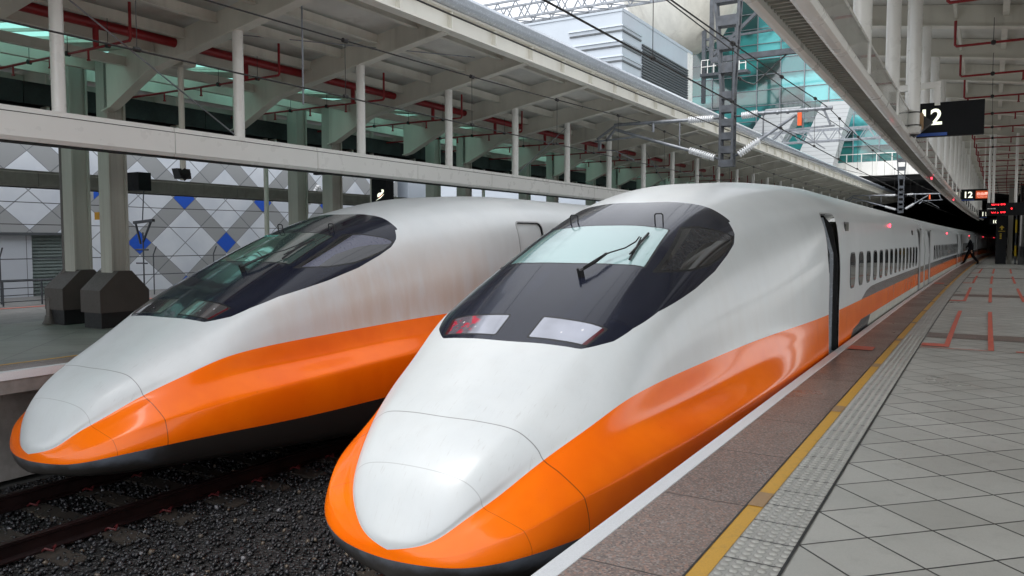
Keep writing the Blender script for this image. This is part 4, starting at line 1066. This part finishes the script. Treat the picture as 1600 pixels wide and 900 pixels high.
# diamond clad building on the left
t = NT('diamond_panel_cladding'); v, (x, y, z) = t.pos()
yy = t.math('MULTIPLY', t.math('SUBTRACT', y, 16.13), 1/3.5); zz = t.math('MULTIPLY', t.math('SUBTRACT', z, 1.41), 1/3.08)
def fr(q): return t.math('ABSOLUTE', t.math('SUBTRACT', t.math('FRACT', t.math('ADD', q, .5)), .5))
u, w = fr(t.math('ADD', yy, zz)), fr(t.math('SUBTRACT', yy, zz))
bu, bw = t.math('LESS_THAN', u, .125), t.math('LESS_THAN', w, .125)
band = t.math('MAXIMUM', bu, bw); both = t.math('MULTIPLY', t.math('MULTIPLY', bu, bw), t.math('MULTIPLY', t.math('LESS_THAN', z, 3.9), t.math('GREATER_THAN', y, 14.6)))
ju = t.math('MAXIMUM', t.math('GREATER_THAN', u, .493), t.math('GREATER_THAN', w, .493))
ju2 = t.math('MAXIMUM', t.math('LESS_THAN', t.math('ABSOLUTE', t.math('SUBTRACT', u, .125)), .004), t.math('LESS_THAN', t.math('ABSOLUTE', t.math('SUBTRACT', w, .125)), .004))
n = t.noise(v, .8, 4)
c = t.mix(t.ramp(n, .3, .7), (.62, .66, .72), (.72, .755, .80)); c = t.mix(band, c, (.345, .355, .36)); c = t.mix(both, c, (.018, .10, .55))
c = t.mix(t.math('MULTIPLY', t.math('MAXIMUM', ju, ju2), .7), c, (.10, .11, .12))
t.set(**{'Base Color': c, 'Roughness': .4}); M['diamond'] = t.m
dbld = empty('clad_building', (-26, 10, ZL), 'building with white, grey and blue diamond cladding beyond the left platform', 'building')
mb = MB(); mb.box(-36, -24, -14, 29.6, 1.72, 13); mb.build('diamond_cladding', M['diamond'], dbld)
mb = MB(); mb.box(-36, -24.003, 13.9, 29.59, -1.6, 1.719); mb.build('diamond_cladding', M['diamond'], dbld)
t = NT('plain_pale_panels'); v, (x, y, z) = t.pos()
g = t.ramp(t.math('ABSOLUTE', t.math('SUBTRACT', t.math('FRACT', t.math('MULTIPLY', y, 1/.9)), .5)), .485, .495)
t.set(**{'Base Color': t.mix(g, t.mix(t.noise(v, .7, 3), (.48, .51, .56), (.56, .59, .64)), (.10, .10, .11)), 'Roughness': .45}); M['plain'] = t.m
mb = MB(); mb.box(-35, -24.15, -14, 12.75, -1.6, 1.70); mb.build('plain_wall', M['plain'], dbld)
mb = MB(); mb.box(-24.3, -23.95, -14, 13.9, 1.64, 1.72); mb.build('ledge', M['louvre'], dbld)
mb = MB()
mb.box(-24.5, -24.3, 12.75, 13.9, -1.6, 1.70)
for k in range(22): mb.box(-24.30, -24.24, 12.78, 13.88, -.6 + .10*k, -.545 + .10*k)
mb.build('roller_shutter', paint('pale_green_shutter', (.22, .27, .26), .5), dbld)
mb = MB(); mb.box(-34, -24, 30.4, 33.1, -1.6, 9); single(mb, 'white_block', M['clad'], (-26, 31.5, -1.6), 'narrow white block right of the diamond clad building', 'building')
# fences
fe = empty('handrail_fence', (-21, 9, ZL), 'dark tubular handrail fence at the back of the left platform', 'fence')
for y in np.arange(7.5, 13.3, .95): mb = MB(); mb.tube([(-21, y, ZL-.1), (-21, y, .46)], .022, 8); mb.build('fence_post', M['dsteel'], fe)
for z in (.46, .28, .1, -.06): mb = MB(); mb.tube([(-21, 7.3, z), (-21, 13.2, z)], .02 if z > .4 else .012, 8); mb.build('rail', M['dsteel'], fe)
we = empty('wire_fence', (-21.8, 10, ZL), 'thin wire fence with bent top posts in front of the diamond wall', 'fence')
for k in range(9):
    y = 8.5 + 2.2*k; mb = MB(); mb.tube([(-21.8, y, ZL-.1), (-21.8, y, 1.05), (-21.65, y, 1.3)], .02, 6); mb.build('fence_post', M['dsteel'], we)
for z in (1.0, .45): mb = MB(); mb.tube([(-21.8, 8, z), (-21.8, 27, z)], .014, 5); mb.build('wire', M['dsteel'], we)
# ------------------------------------------------------------------ catenary
def insulator(a, b, parent, n=12):
    a, b = Vector(a), Vector(b); mb = MB(); t_ = (b-a)
    pts, rr = [a], [.032]
    for i in range(n):
        for f, r in ((.12, .045), (.30, .092), (.62, .092), (.8, .045)):
            pts.append(a + t_ * ((i + f) / n)); rr.append(r)
    pts.append(b); rr.append(.032); mb.tube(pts, rr, 12); o = mb.build('insulator', M['porcelain'], parent, True)
    return o
def mast(y, label, wide=True):
    o = bx(y); X = lambda x: x + o
    m = empty('catenary_mast', (X(-5.85), y, 3.43), label, 'catenary mast', 'catenary masts between the two tracks')
    mb = MB()
    for sx in (-.16, .16):
        for sy in (-.12, .12):
            mb.bar((X(-5.86+sx), y+sy, 3.43), (X(-5.86+sx), y+sy, 5.45), .06, .05)
            mb.bar((X(-5.86+sx), y+sy, 5.45), (X(-5.90+sx*2.3), y+sy, 8.6), .06, .05)
            mb.bar((X(-5.90+sx*2.3), y+sy, 8.6), (X(-5.90+sx*2.3), y+sy, 11.0), .06, .05)
    mb.build('mast_legs', M['dsteel'], m)
    for z in (3.5, 3.85, 4.2, 4.55, 4.9, 5.25):
        mb = MB(); 
        for sy in (-.135, .135): mb.box(X(-6.02), X(-5.70), y+sy-.006, y+sy+.006, z-.09, z+.09)
        for sx in (-.175, .175): mb.box(X(-5.86)+sx-.006, X(-5.86)+sx+.006, y-.13, y+.13, z-.09, z+.09)
        mb.build('batten_plate', M['dsteel'], m)
    for z in (5.95, 6.55, 7.15, 7.75, 8.4):
        w = .16 + (z-5.45)/3.15*.21; mb = MB(); mb.box(X(-5.88-w), X(-5.88+w), y-.15, y+.15, z-.13, z+.13); mb.build('batten_plate', M['dsteel'], m)
    mb = MB(); mb.box(X(-6.06), X(-5.66), y-.14, y+.14, 3.42, 3.46); mb.build('end_plate', M['dsteel'], m)
    # left cantilever, over the far track
    c = None
    mb = MB(); mb.tube([(X(-6.92), y, 4.70), (X(-8.9), y, 4.73), (X(-9.05), y, 4.72)], .045, 10); mb.tube([(X(-6.88), y, 3.90), (X(-7.9), y, 4.22), (X(-9.02), y, 4.60)], .045, 10)
    mb.tube([(X(-7.15), y, 4.68), (X(-7.15), y, 3.98)], .022, 8); mb.tube([(X(-7.9), y, 4.68), (X(-7.9), y, 4.45)], .04, 8)
    mb.bar((X(-9.0), y, 4.72), (X(-9.58), y, 4.36), .05, .06); mb.bar((X(-9.02), y, 4.62), (X(-9.3), y, 4.30), .05, .06); mb.bar((X(-9.65), y, 4.30), (X(-8.35), y, 4.36), .05, .05)
    mb.bar((X(-9.5), y, 4.32), (X(-9.5), y, 4.04), .08, .08); mb.tube([(X(-9.5), y, 4.06), (X(-9.05), y, 4.02), (X(-8.45), y, 3.72)], .016, 6)
    c = mb.build('cantilever', M['steel'], m, True)
    insulator((X(-6.22), y, 4.69), (X(-6.92), y, 4.70), c); insulator((X(-6.18), y, 3.66), (X(-6.88), y, 3.90), c)
    mb = MB(); mb.tube([(X(-5.08), y, 4.73), (X(-3.30), y, 4.72)], .045, 10); mb.tube([(X(-5.02), y, 4.06), (X(-4.15), y, 4.62)], .04, 10)
    mb.tube([(X(-4.95), y, 4.71), (X(-4.95), y, 4.12)], .02, 8); mb.bar((X(-4.4), y, 4.25), (X(-3.24), y, 4.29), .045, .045)
    mb.bar((X(-3.50), y, 4.70), (X(-3.34), y, 4.32), .05, .05); mb.bar((X(-4.05), y, 4.70), (X(-3.98), y, 4.30), .04, .04); mb.bar((X(-4.55), y, 4.42), (X(-4.50), y, 4.22), .05, .05)
    mb.tube([(X(-4.35), y, 4.24), (X(-4.0), y, 4.12), (X(-3.45), y, 3.74)], .016, 6); mb.bar((X(-4.7), y, 4.05), (X(-4.45), y, 4.28), .09, .06)
    for q in (-4.6, -4.35, -3.9, -3.5, -4.95): mb.tube([(X(q)-.03, y, 4.72), (X(q)+.03, y, 4.72)], .062, 8)
    c = mb.build('cantilever', M['steel'], m, True)
    insulator((X(-5.5), y, 4.70), (X(-5.08), y, 4.73), c, 9); insulator((X(-5.56), y, 3.71), (X(-5.02), y, 4.06), c, 10)
    for a_, b_ in (((X(-6.02), y, 4.69), (X(-6.25), y, 4.69)), ((X(-6.02), y, 3.61), (X(-6.2), y, 3.67)), ((X(-5.70), y, 4.70), (X(-5.48), y, 4.70)), ((X(-5.70), y, 3.66), (X(-5.54), y, 3.74))):
        mb = MB(); mb.tube([a_, b_], .03, 8); mb.build('clevis', M['dsteel'], m, True)
    mb = MB(); mb.box(X(-4.10), X(-4.0), y-.08, y-.06, 4.34, 4.66); mb.build('marker_plate', M['signor'], c)
    return m
mast(20.7, 'nearest grey lattice mast end hanging between the tracks, white insulators on both sides')
mast(62.5, 'distant lattice mast above the far end of the nearer train')
def lattice(name, x0, x1, y, z0, z1, label, n):
    e = empty(name, (x0, y, z0), label, 'gantry')
    mb = MB(); w = (z1-z0)/2
    for z in (z0, z1):
        for yy in (y-w, y+w): mb.bar((x0, yy, z), (x1, yy, z), .09, .09)
    mb.build('chord', M['steel'], e)
    mb = MB(); st = (x1-x0)/n
    for i in range(n):
        a = x0 + st*i
        for yy in (y-w, y+w): mb.bar((a, yy, z0), (a+st/2, yy, z1), .05, .05); mb.bar((a+st/2, yy, z1), (a+st, yy, z0), .05, .05)
        mb.bar((a, y-w, z0), (a+st, y+w, z0), .04, .04)
    mb.build('lacing', M['steel'], e)
    return e
lattice('lattice_gantry', -26, -5.5, 31, 11.3, 12.1, 'grey lattice gantry crossing high above the left canopy', 22)
lattice('lattice_gantry', -14.8, -1.6, 61, 8.65, 9.45, 'grey lattice gantry in front of the sloping white stair covers', 13)
g = empty('tension_gantry', (-4.6, 24, 6.9), 'steel bracket with a dark tensioning insulator beside the near hung beam', 'bracket')
mb = MB(); mb.bar((-7.25, 24, 6.95), (-4.0, 24, 6.95), .16, .16); mb.bar((-7.25, 24, 6.95), (-7.25, 24, 9.5), .12, .12); mb.bar((-7.2, 24, 7.1), (-5.8, 24, 8.3), .09, .09); mb.build('bracket_arm', M['dsteel'], g)
mb = MB(); a, b = Vector((-7.1, 24, 6.8)), Vector((-6.2, 24, 6.2)); pts = []; rr = []
for i in range(11):
    for f, r in ((.1, .03), (.4, .07), (.6, .07), (.9, .03)): pts.append(a + (b-a)*(.15+.7*(i+f)/11)); rr.append(r)
mb.tube([a] + pts + [b], [.02] + rr + [.02], 10); mb.tube([b, (-5.95, 24, 6.1), (-4.9, 24, 7.0)], .02, 6); mb.build('dark_insulator', M['black'], g, True)
def wire(pts, r, name, label, cat='wire', mat='wire', n=6, parent=None):
    mb = MB(); mb.tube(pts, r, n)
    if parent: return mb.build(name, M[mat], parent, True)
    return single(mb, name, M[mat], tuple(pts[0]), label, cat, None, True)
def catenary(xc, lab, zoff):
    e = empty('overhead_line', (xc, -20, 3.62), 'overhead line of contact and messenger wires above the %s train' % lab, 'overhead line')
    sup = [-20.3, 20.7, 62.5, 104]
    ys = np.arange(-20, 104, 2.05)
    def zm(y):
        k = min(2, max(0, int(np.searchsorted(sup, y)) - 1)); t_ = (y - sup[k]) / (sup[k+1]-sup[k]); return 4.78 - .75*4*t_*(1-t_) * .5
    zz = lambda y: (.18 if int((y+20)//41) % 2 else -.18) * 0
    wire([(xc + bx(y), y, 3.64) for y in ys], .011, 'contact_wire', '', parent=e)
    wire([(xc + bx(y), y, zm(y)) for y in ys], .011, 'messenger_wire', '', parent=e)
    for i, y in enumerate(np.arange(2.2, 60, 3.4)):
        mb = MB(); x = xc + bx(y); mb.tube([(x, y, 3.64), (x, y, zm(y))], .005, 5)
        mb.tube([(x, y-.04, 3.65), (x, y+.04, 3.65)], .028, 8); mb.tube([(x, y-.045, zm(y)), (x, y+.045, zm(y))], .036, 8); mb.build('dropper', M['wire'], e)
    return e
catenary(-3.43, 'nearer', 0); catenary(-8.28, 'farther', 0)
wire([(-8.9, 8.75, 3.55), (-8.9, 8.75, 5.15)], .014, 'hanging_cable', 'pale cable hanging straight down in front of the left canopy girders', 'cable', 'cable')
for i, (p, q, lab) in enumerate((((-6.6, -8, 5.0), (-5.2, 70, 6.4), 'thin feeder wire passing between the two canopies, left one'), ((-5.0, -8, 6.2), (-4.4, 70, 7.4), 'thin feeder wire passing high toward the glass hall, right one'), ((-15.2, 3.0, 4.9), (-8.6, 13.0, 5.05), 'thin tie rod crossing below the left canopy girders'))):
    P0, P1 = Vector(p), Vector(q); pts = [P0 + (P1-P0)*t_ + Vector((0, 0, -1.1*(4*t_*(1-t_)) if i < 2 else 0)) for t_ in np.linspace(0, 1, 24)]
    wire(pts, .012 if i < 2 else .01, 'feeder_wire' if i < 2 else 'tie_rod', lab, 'wire' if i < 2 else 'rod', 'wire' if i < 2 else 'steel')
# rods bracing the hanger posts of the left beam
for i, (k0, k1) in enumerate(((0, 1), (4, 5), (7, 8), (9, 10))):
    ya, yb = 5.73 + PP*k0, 5.73 + PP*k1
    wire([(-10.1+bx(ya), ya+.1, 3.15 if i % 2 else 4.6), (-10.1+bx(yb), yb-.1, 4.6 if i % 2 else 3.15)], .011, 'tie_rod', '%s slanting tie rod between the white posts of the left beam' % ORD[i], 'rod', 'steel')
# far catenary gear seen through the columns
for i, (x, y) in enumerate(((-18.6, 12.6), (-20.2, 19.8))):
    e = empty('side_track_mast', (x, y, 1.4), ('small catenary bracket in front of the diamond wall, right of the pale column', 'small slotted mast with insulator in front of the diamond wall, far back')[i], 'bracket')
    mb = MB()
    if i == 0:
        mb.tube([(x, y, 0.2), (x, y, 1.7)], .02, 6); mb.bar((x-.35, y, 1.95), (x+.45, y, 2.0), .08, .07); mb.bar((x-.3, y, 1.95), (x-.1, y, 1.4), .04, .04); mb.bar((x+.35, y, 1.98), (x+.0, y, 1.45), .04, .04)
        mb.tube([(x-.3, y, 1.25), (x+.2, y, 1.25)], .025, 6); mb.tube([(x-.3, y, .9), (x+.15, y, .9)], .02, 6); mb.tube([(x, y, 2.0), (x+.1, y, 2.9)], .015, 6)
        mb.build('bracket_arm', M['dsteel'], e)
    else:
        for sx in (-.14, .14): mb.bar((x+sx, y, 2.4), (x+sx, y, 4.2), .09, .08)
        for q in range(6): mb.box(x-.1, x+.1, y-.03, y+.03, 2.5+.3*q, 2.62+.3*q)
        mb.build('mast_legs', M['steel'], e); insulator((x+.2, y, 2.75), (x+.75, y, 3.35), e, 9)
for i, z in enumerate((2.42, 2.95, 1.9)):
    wire([(-19.4, -6, z+.05), (-19.4, 14, z-.05), (-19.4, 34, z+.08)], .010, 'side_wire', ('middle', 'upper', 'lower')[i] + ' thin dark wire crossing in front of the diamond wall', 'wire')

# ------------------------------------------------------------------ signs
def front_sign(name, x0, x1, y, z0, z1, label, cat='sign', d=.12):
    e = empty(name, ((x0+x1)/2, y, z0), label, cat)
    mb = MB(); mb.cbox(x0, x1, y, y+d, z0, z1, .006); mb.build('sign_box', M['signblk'], e); return e
def txt(e, body, x, y, z, size, mat, bold=.0, align='LEFT', name='number', xs=1.):
    return text_mesh(body, size, .002, name, mat, lambda a, b, c: (x + a, y - .004 - c, z + b), e, bold, align, xs)
s = front_sign('platform_sign', -1.0, -.03, 14.0, 3.11, 3.63, 'large black platform sign 12 with a blue stripe, hanging nearest the camera')
txt(s, '12', -.93, 14.0, 3.295, .34, M['signtext'], .007)
mb = MB(); mb.box(-.985, -.52, 13.992, 13.9995, 3.118, 3.165); mb.build('blue_stripe', M['signblue'], s)
mb = MB(); mb.bar((-1.0, 14.06, 3.60), (-1.04, 13.9, 3.60), .04, .04); mb.build('sign_bracket', M['signblk'], s)
s = front_sign('platform_sign', -.76, .155, 35, 3.0, 3.44, 'smaller black platform sign 12 with an orange panel, farther along')
txt(s, '12', -.69, 35, 3.12, .32, M['signtext'], .008)
mb = MB(); mb.box(-.75, -.32, 34.992, 34.9995, 3.005, 3.045); mb.build('blue_stripe', M['signblue'], s)
mb = MB(); mb.box(-.27, .14, 34.99, 34.9995, 3.08, 3.37); op = mb.build('orange_panel', M['signor'], s)
txt(s, '自由席', -.065, 34.988, 3.21, .125, M['signortxt'], .002, 'CENTER', 'lettering'); txt(s, 'Non-Reserved', -.065, 34.988, 3.12, .055, M['signortxt'], 0, 'CENTER', 'lettering')
mb = MB(); mb.tube([(-.5, 35.06, 3.44), (-.5, 35.06, 5.3)], .02, 8); mb.tube([(0, 35.06, 3.44), (0, 35.06, 5.3)], .02, 8); mb.build('sign_hanger', M['beamw'], s, True)
s = front_sign('platform_sign', -.30, .24, 60, 2.93, 3.46, 'small black platform sign 11 hanging far back beside the display board')
txt(s, '11', -.12, 60, 3.07, .36, M['signtext'], .008); mb = MB(); mb.box(-.2, .2, 59.992, 59.9995, 2.94, 2.99); mb.build('blue_stripe', M['signblue'], s)
s = front_sign('platform_sign', .45, 1.10, 72, 2.69, 3.16, 'tiniest black platform sign 10 in the dark at the platform end')
txt(s, '10', .62, 72, 2.80, .36, M['signtext'], .008)
s = front_sign('hanging_sign', -12.69, -12.25, 14.66, 2.37, 2.96, 'black box sign with a pale train emblem behind the farther train', d=.3)
mb = MB(); P = [(.36,.13),(.14,.02),(.12,.0),(.16,.0),(.40,.13),(.405,.16)]
def emb(pts, m, nm):
    mb = MB(); q = [(-12.69 + .0 + a, b + 2.37 + .06) for a, b in pts]; mb.hull([(a, 14.648, b) for a, b in q], [(a, 14.6595, b) for a, b in q]); mb.build(nm, m, s)
emb([(.19,.10),(.20,.17),(.25,.20),(.31,.20),(.33,.24),(.31,.27),(.37,.275),(.385,.24),(.37,.20),(.30,.14),(.23,.10)][::-1], M['signtext'], 'emblem'); emb([(.22,.09),(.30,.12),(.35,.155),(.335,.125),(.25,.075)][::-1], M['signor'], 'emblem'); emb([(.15,.02),(.28,.09),(.39,.165),(.29,.075)][::-1], M['signtext'], 'emblem')
s = front_sign('hanging_sign', -13.05, -11.95, 13.1, 2.97, 3.4, 'black sign with a blue stripe, mostly hidden by the left hung beam', d=.1)
mb = MB(); mb.box(-12.6, -12.0, 13.09, 13.0995, 2.975, 3.03); mb.build('blue_stripe', M['signblue'], s)
s = front_sign('hanging_sign', -16.1, -15.6, 10.5, 2.57, 2.96, 'plain black box sign just right of the nearest pale column', d=.3)
mb = MB(); mb.box(-16.26, -15.96, 9.9, 9.93, 1.93, 2.09); single(mb, 'warning_plate', paint('orange_yellow_plate', (.75, .36, .02), .5), (-16.1, 9.9, 1.93), 'small orange yellow plate between the two nearest columns', 'sign')
# loudspeaker post beside the near hung beam
e = empty('speaker_post', (-.90, 12.7, 3.04), 'cream post with a black diamond shaped loudspeaker, in front of sign 12', 'post')
mb = MB(); mb.tube([(-.90, 12.7, 3.09), (-.90, 12.7, 5.45)], .082, 20); mb.tube([(-.90, 12.7, 4.20), (-.90, 12.7, 4.22)], .092, 20); mb.build('post_tube', M['beamw'], e, True)
mb = MB(); mb.hull([(-.90, 12.80, 2.98), (-.66, 12.80, 3.18), (-.90, 12.80, 3.39), (-1.14, 12.80, 3.18)], [(-.90, 12.95, 2.98), (-.66, 12.95, 3.18), (-.90, 12.95, 3.39), (-1.14, 12.95, 3.18)]); mb.build('loudspeaker', M['black'], e)
mb = MB(); mb.cbox(-1.025, -.775, 12.70, 12.80, 3.06, 3.32, .03); mb.build('clamp_box', M['tan'], e)
mb = MB(); mb.hull([(-.99, 12.6, 3.02), (-.81, 12.6, 3.02), (-.81, 12.78, 3.02), (-.99, 12.78, 3.02)], [(-1.01, 12.58, 3.10), (-.79, 12.58, 3.10), (-.79, 12.80, 3.10), (-1.01, 12.80, 3.10)]); mb.build('end_cap', M['beamw'], e)
for z in (3.13, 3.31):
    mb = MB(); mb.tube([(-.90+.093*math.cos(a), 12.7+.093*math.sin(a), z) for a in np.linspace(0, -math.pi, 12)], .008, 6); mb.build('clamp_band', M['black'], e, True)
e = empty('post_arm', (-.95, 13.0, 3.78), 'short white horizontal arm behind the loudspeaker post', 'bracket')
mb = MB(); mb.bar((-1.15, 13.05, 3.72), (-.58, 13.05, 3.74), .06, .09); mb.bar((-.62, 13.05, 3.75), (-.62, 13.05, 3.45), .07, .07); mb.build('arm_bar', M['beamw'], e)
# display board
s = front_sign('display_board', .08, 1.21, 33, 2.37, 2.82, 'black departure display with rows of red lights at the right', 'display', .2)
for x, z, w in ((.24,2.755,.10),(.36,2.755,.04),(.43,2.755,.05),(.52,2.76,.06),(.60,2.762,.06),(.24,2.475,.05),(.31,2.475,.03),(.36,2.475,.04),(.43,2.475,.04),(.52,2.48,.06),(.60,2.482,.07),(.83,2.61,.05)):
    for q in range(int(w/.018)):
        pass
    mb = MB()
    for q in range(int(w/.014)):
        for r_ in range(3):
            if (q*7 + r_*5 + int(x*100)) % 4: mb.box(x+q*.014, x+q*.014+.010, 32.994, 32.9995, z-.02+r_*.016, z-.02+r_*.016+.011)
    if mb.v: mb.build('led_segment', M['led'], s)
mb = MB()
for q in range(14):
    if q % 5 != 4: mb.box(.12+q*.018, .12+q*.018+.010, 32.994, 32.9995, 2.60, 2.632)
mb.build('led_row', M['ledoff'], s)
for i, x in enumerate((.28, .16, .96)):
    z = 2.83; mb = MB(); mb.tube([(x, 33.1, 2.82), (x, 33.1, 5.25)], .045, 12); single(mb, 'hanging_pole', M['beamw'], (x, 33.1, 2.82), ('white pole holding the display board, middle one', 'white pole holding the display board, left one', 'white pole holding the display board, right one')[i], 'pole', None, True)
# pillar sign, columns and lift at the far right
e = empty('pillar_sign', (1.2, 58, 0), 'dark pillar sign with a yellow arrow beyond the display board', 'sign')
mb = MB(); mb.cbox(.72, 1.30, 58, 58.4, 0, 3.0, .02); mb.build('pillar_box', M['signblk'], e)
mb = MB(); ax, az = 1.02, 2.25; mb.hull([(ax-.14, 57.99, az), (ax+.14, 57.99, az), (ax, 57.99, az+.16)], [(ax-.14, 57.999, az), (ax+.14, 57.999, az), (ax, 57.999, az+.16)]); mb.box(ax-.04, ax+.04, 57.99, 57.999, az-.12, az); mb.box(ax-.18, ax+.18, 57.99, 57.999, az-.22, az-.19); mb.build('arrow', M['yellow'], e)
mb = MB()
for q in range(4): mb.box(ax-.10, ax-.0, 57.99, 57.999, az-.40-.09*q, az-.35-.09*q)
mb.build('symbol', M['yellow'], e)
mb = MB(); mb.cbox(1.36, 1.62, 58.6, 58.9, 0, 5.0, .02); single(mb, 'station_column', M['colm'], (1.5, 58.6, 0), 'cream square column right of the dark pillar sign', 'column')
mb = MB(); mb.tube([(1.78, 58.0, 0), (1.78, 58.0, 5)], .05, 10); yp = single(mb, 'striped_pole', M['dsteel'], (1.78, 58, 0), 'thin pole with yellow bands beside the lift shaft', 'pole', None, True)
for z0, z1 in ((1.95, 2.75), (.5, 1.15)): mb = MB(); mb.tube([(1.78, 58, z0), (1.78, 58, z1)], .056, 10); o = mb.build('yellow_band', M['yellow'], yp, True)
e = empty('lift_shaft', (3.2, 57, 0), 'black glazed lift shaft at the right edge of the photo', 'lift')
mb = MB(); mb.box(1.92, 4.6, 57, 60, 0, 4.9); mb.build('shaft_glass', M['dglass'], e)
for x in (1.92, 3.2, 4.6): mb = MB(); mb.box(x-.03, x+.03, 56.95, 57.0, 0, 4.95); mb.build('shaft_frame', M['black'], e)
mb = MB(); mb.tube([(-1.2, 8.4, 3.05), (-1.2, 8.4, 3.0)], .01, 6)
for i, y in enumerate((21.5, 33.5)):
    mb = MB(); x = -1.16 + bx(y); mb.tube([(x, y, 3.0), (x, y, 2.955)], .014, 8)
    single(mb, 'signal_lamp', M['lampred'], (x, y, 2.95), ('nearer', 'farther')[i] + ' small red lamp under the near hung beam', 'lamp', None, True)

# ------------------------------------------------------------------ person
def skin(name, V, E_, R, mat, parent=None, sub=2):
    me = bpy.data.meshes.new(name); me.from_pydata(V, E_, []); o = bpy.data.objects.new('tmp', me); col.objects.link(o)
    md = o.modifiers.new('s', 'SKIN'); md.use_smooth_shade = True
    for v_, r in zip(me.skin_vertices[0].data, R): v_.radius = r if isinstance(r, tuple) else (r, r)
    me.skin_vertices[0].data[0].use_root = True
    m2 = o.modifiers.new('b', 'SUBSURF'); m2.levels = sub; m2.render_levels = sub
    bpy.context.view_layer.update()
    dg = bpy.context.evaluated_depsgraph_get(); out = bpy.data.meshes.new_from_object(o.evaluated_get(dg)); bpy.data.objects.remove(o)
    out.name = name; out.materials.clear(); out.materials.append(mat); n = bpy.data.objects.new(name, out); col.objects.link(n)
    if parent: n.parent = parent
    return n
M['suit'] = paint('black_suit_cloth', (.006, .006, .008), .9, spec=.1); M['skin'] = paint('skin', (.45, .26, .18), .5); M['hair'] = paint('black_hair', (.01, .009, .008), .6); M['shirt'] = paint('white_shirt', (.7, .7, .72), .7)
px_, py_ = -.60, 56.2
pe = empty('person', (px_, py_, 0), 'person in a black suit striding left toward the train', 'person')
# local: walking toward -x
V = [(0,0,.93),(-.01,0,1.08),(-.03,0,1.25),(-.04,0,1.40),(-.05,0,1.47),(-.065,0,1.54),
     (-.03,-.10,.88),(-.20,-.10,.50),(-.36,-.10,.10),(-.46,-.10,.06),
     (.03,.10,.88),(.12,.10,.50),(.42,.10,.14),(.36,.10,.05),
     (-.04,-.19,1.40),(.08,-.22,1.16),(.06,-.23,.93),
     (-.04,.19,1.40),(-.12,.22,1.16),(-.28,.22,1.00)]
E_ = [(0,1),(1,2),(2,3),(3,4),(4,5),(0,6),(6,7),(7,8),(8,9),(0,10),(10,11),(11,12),(12,13),(3,14),(14,15),(15,16),(3,17),(17,18),(18,19)]
R = [(.17,.15),(.16,.14),(.19,.15),(.17,.13),.065,.06,.13,.095,.07,.05,.13,.095,.07,.05,.085,.07,.05,.085,.07,.05]
skin('body', V, E_, R, M['suit'], pe)
hd = skin('head', [(-.075,0,1.56),(-.085,0,1.64),(-.08,0,1.70)], [(0,1),(1,2)], [(.055,.06),(.078,.088),(.06,.065)], M['skin'], pe)
mb = MB(); mb.tube([(-.16, 0, 1.645), (-.185, 0, 1.625)], [.016, .010], 6); o = mb.build('nose', M['skin'], None); o.parent = hd
skin('hair', [(-.055,0,1.66),(-.065,0,1.715)], [(0,1)], [(.082,.088),(.07,.072)], M['hair'], pe)
for (hx, hy, hz, dx_) in ((.05,-.235,.86,.01), (-.33,.22,.955,-.02)):
    h = skin('hand', [(hx,hy,hz),(hx+dx_,hy,hz-.06)], [(0,1)], [(.022,.035),(.02,.033)], M['skin'], pe, 1)
    for q in range(5):
        mb = MB(); a = (hx+dx_*1.2 + (-.028+.014*q), hy, hz-.09 if q else hz-.03); mb.tube([a, (a[0]+dx_*.4-(.02 if q == 0 else 0), a[1]+.004, a[2]-.045), (a[0]+dx_*.4-(.02 if q == 0 else 0)+.006, a[1]+.012, a[2]-(.085-.008*abs(q-2)))], [.009,.008,.006], 6); f_ = mb.build('finger', M['skin'], None, True); f_.parent = h
mb = MB(); mb.hull([(-.155,-.035,1.30),(-.155,.035,1.30),(-.15,.035,1.30),(-.15,-.035,1.30)], [(-.115,-.045,1.47),(-.115,.045,1.47),(-.10,.045,1.47),(-.10,-.045,1.47)]); o = mb.build('shirt', M['shirt'], None); o.parent = pe
for (sx, sy, sz, a) in ((-.47,-.10,.045,0), (.38,.10,.035,1)):
    sh = skin('shoe', [(sx+.08,sy,sz+ (.06 if a else .01)),(sx,sy,sz),(sx-.09,sy,sz-.01)], [(0,1),(1,2)], [(.04,.045),(.04,.045),(.03,.035)], M['black'], pe, 1)
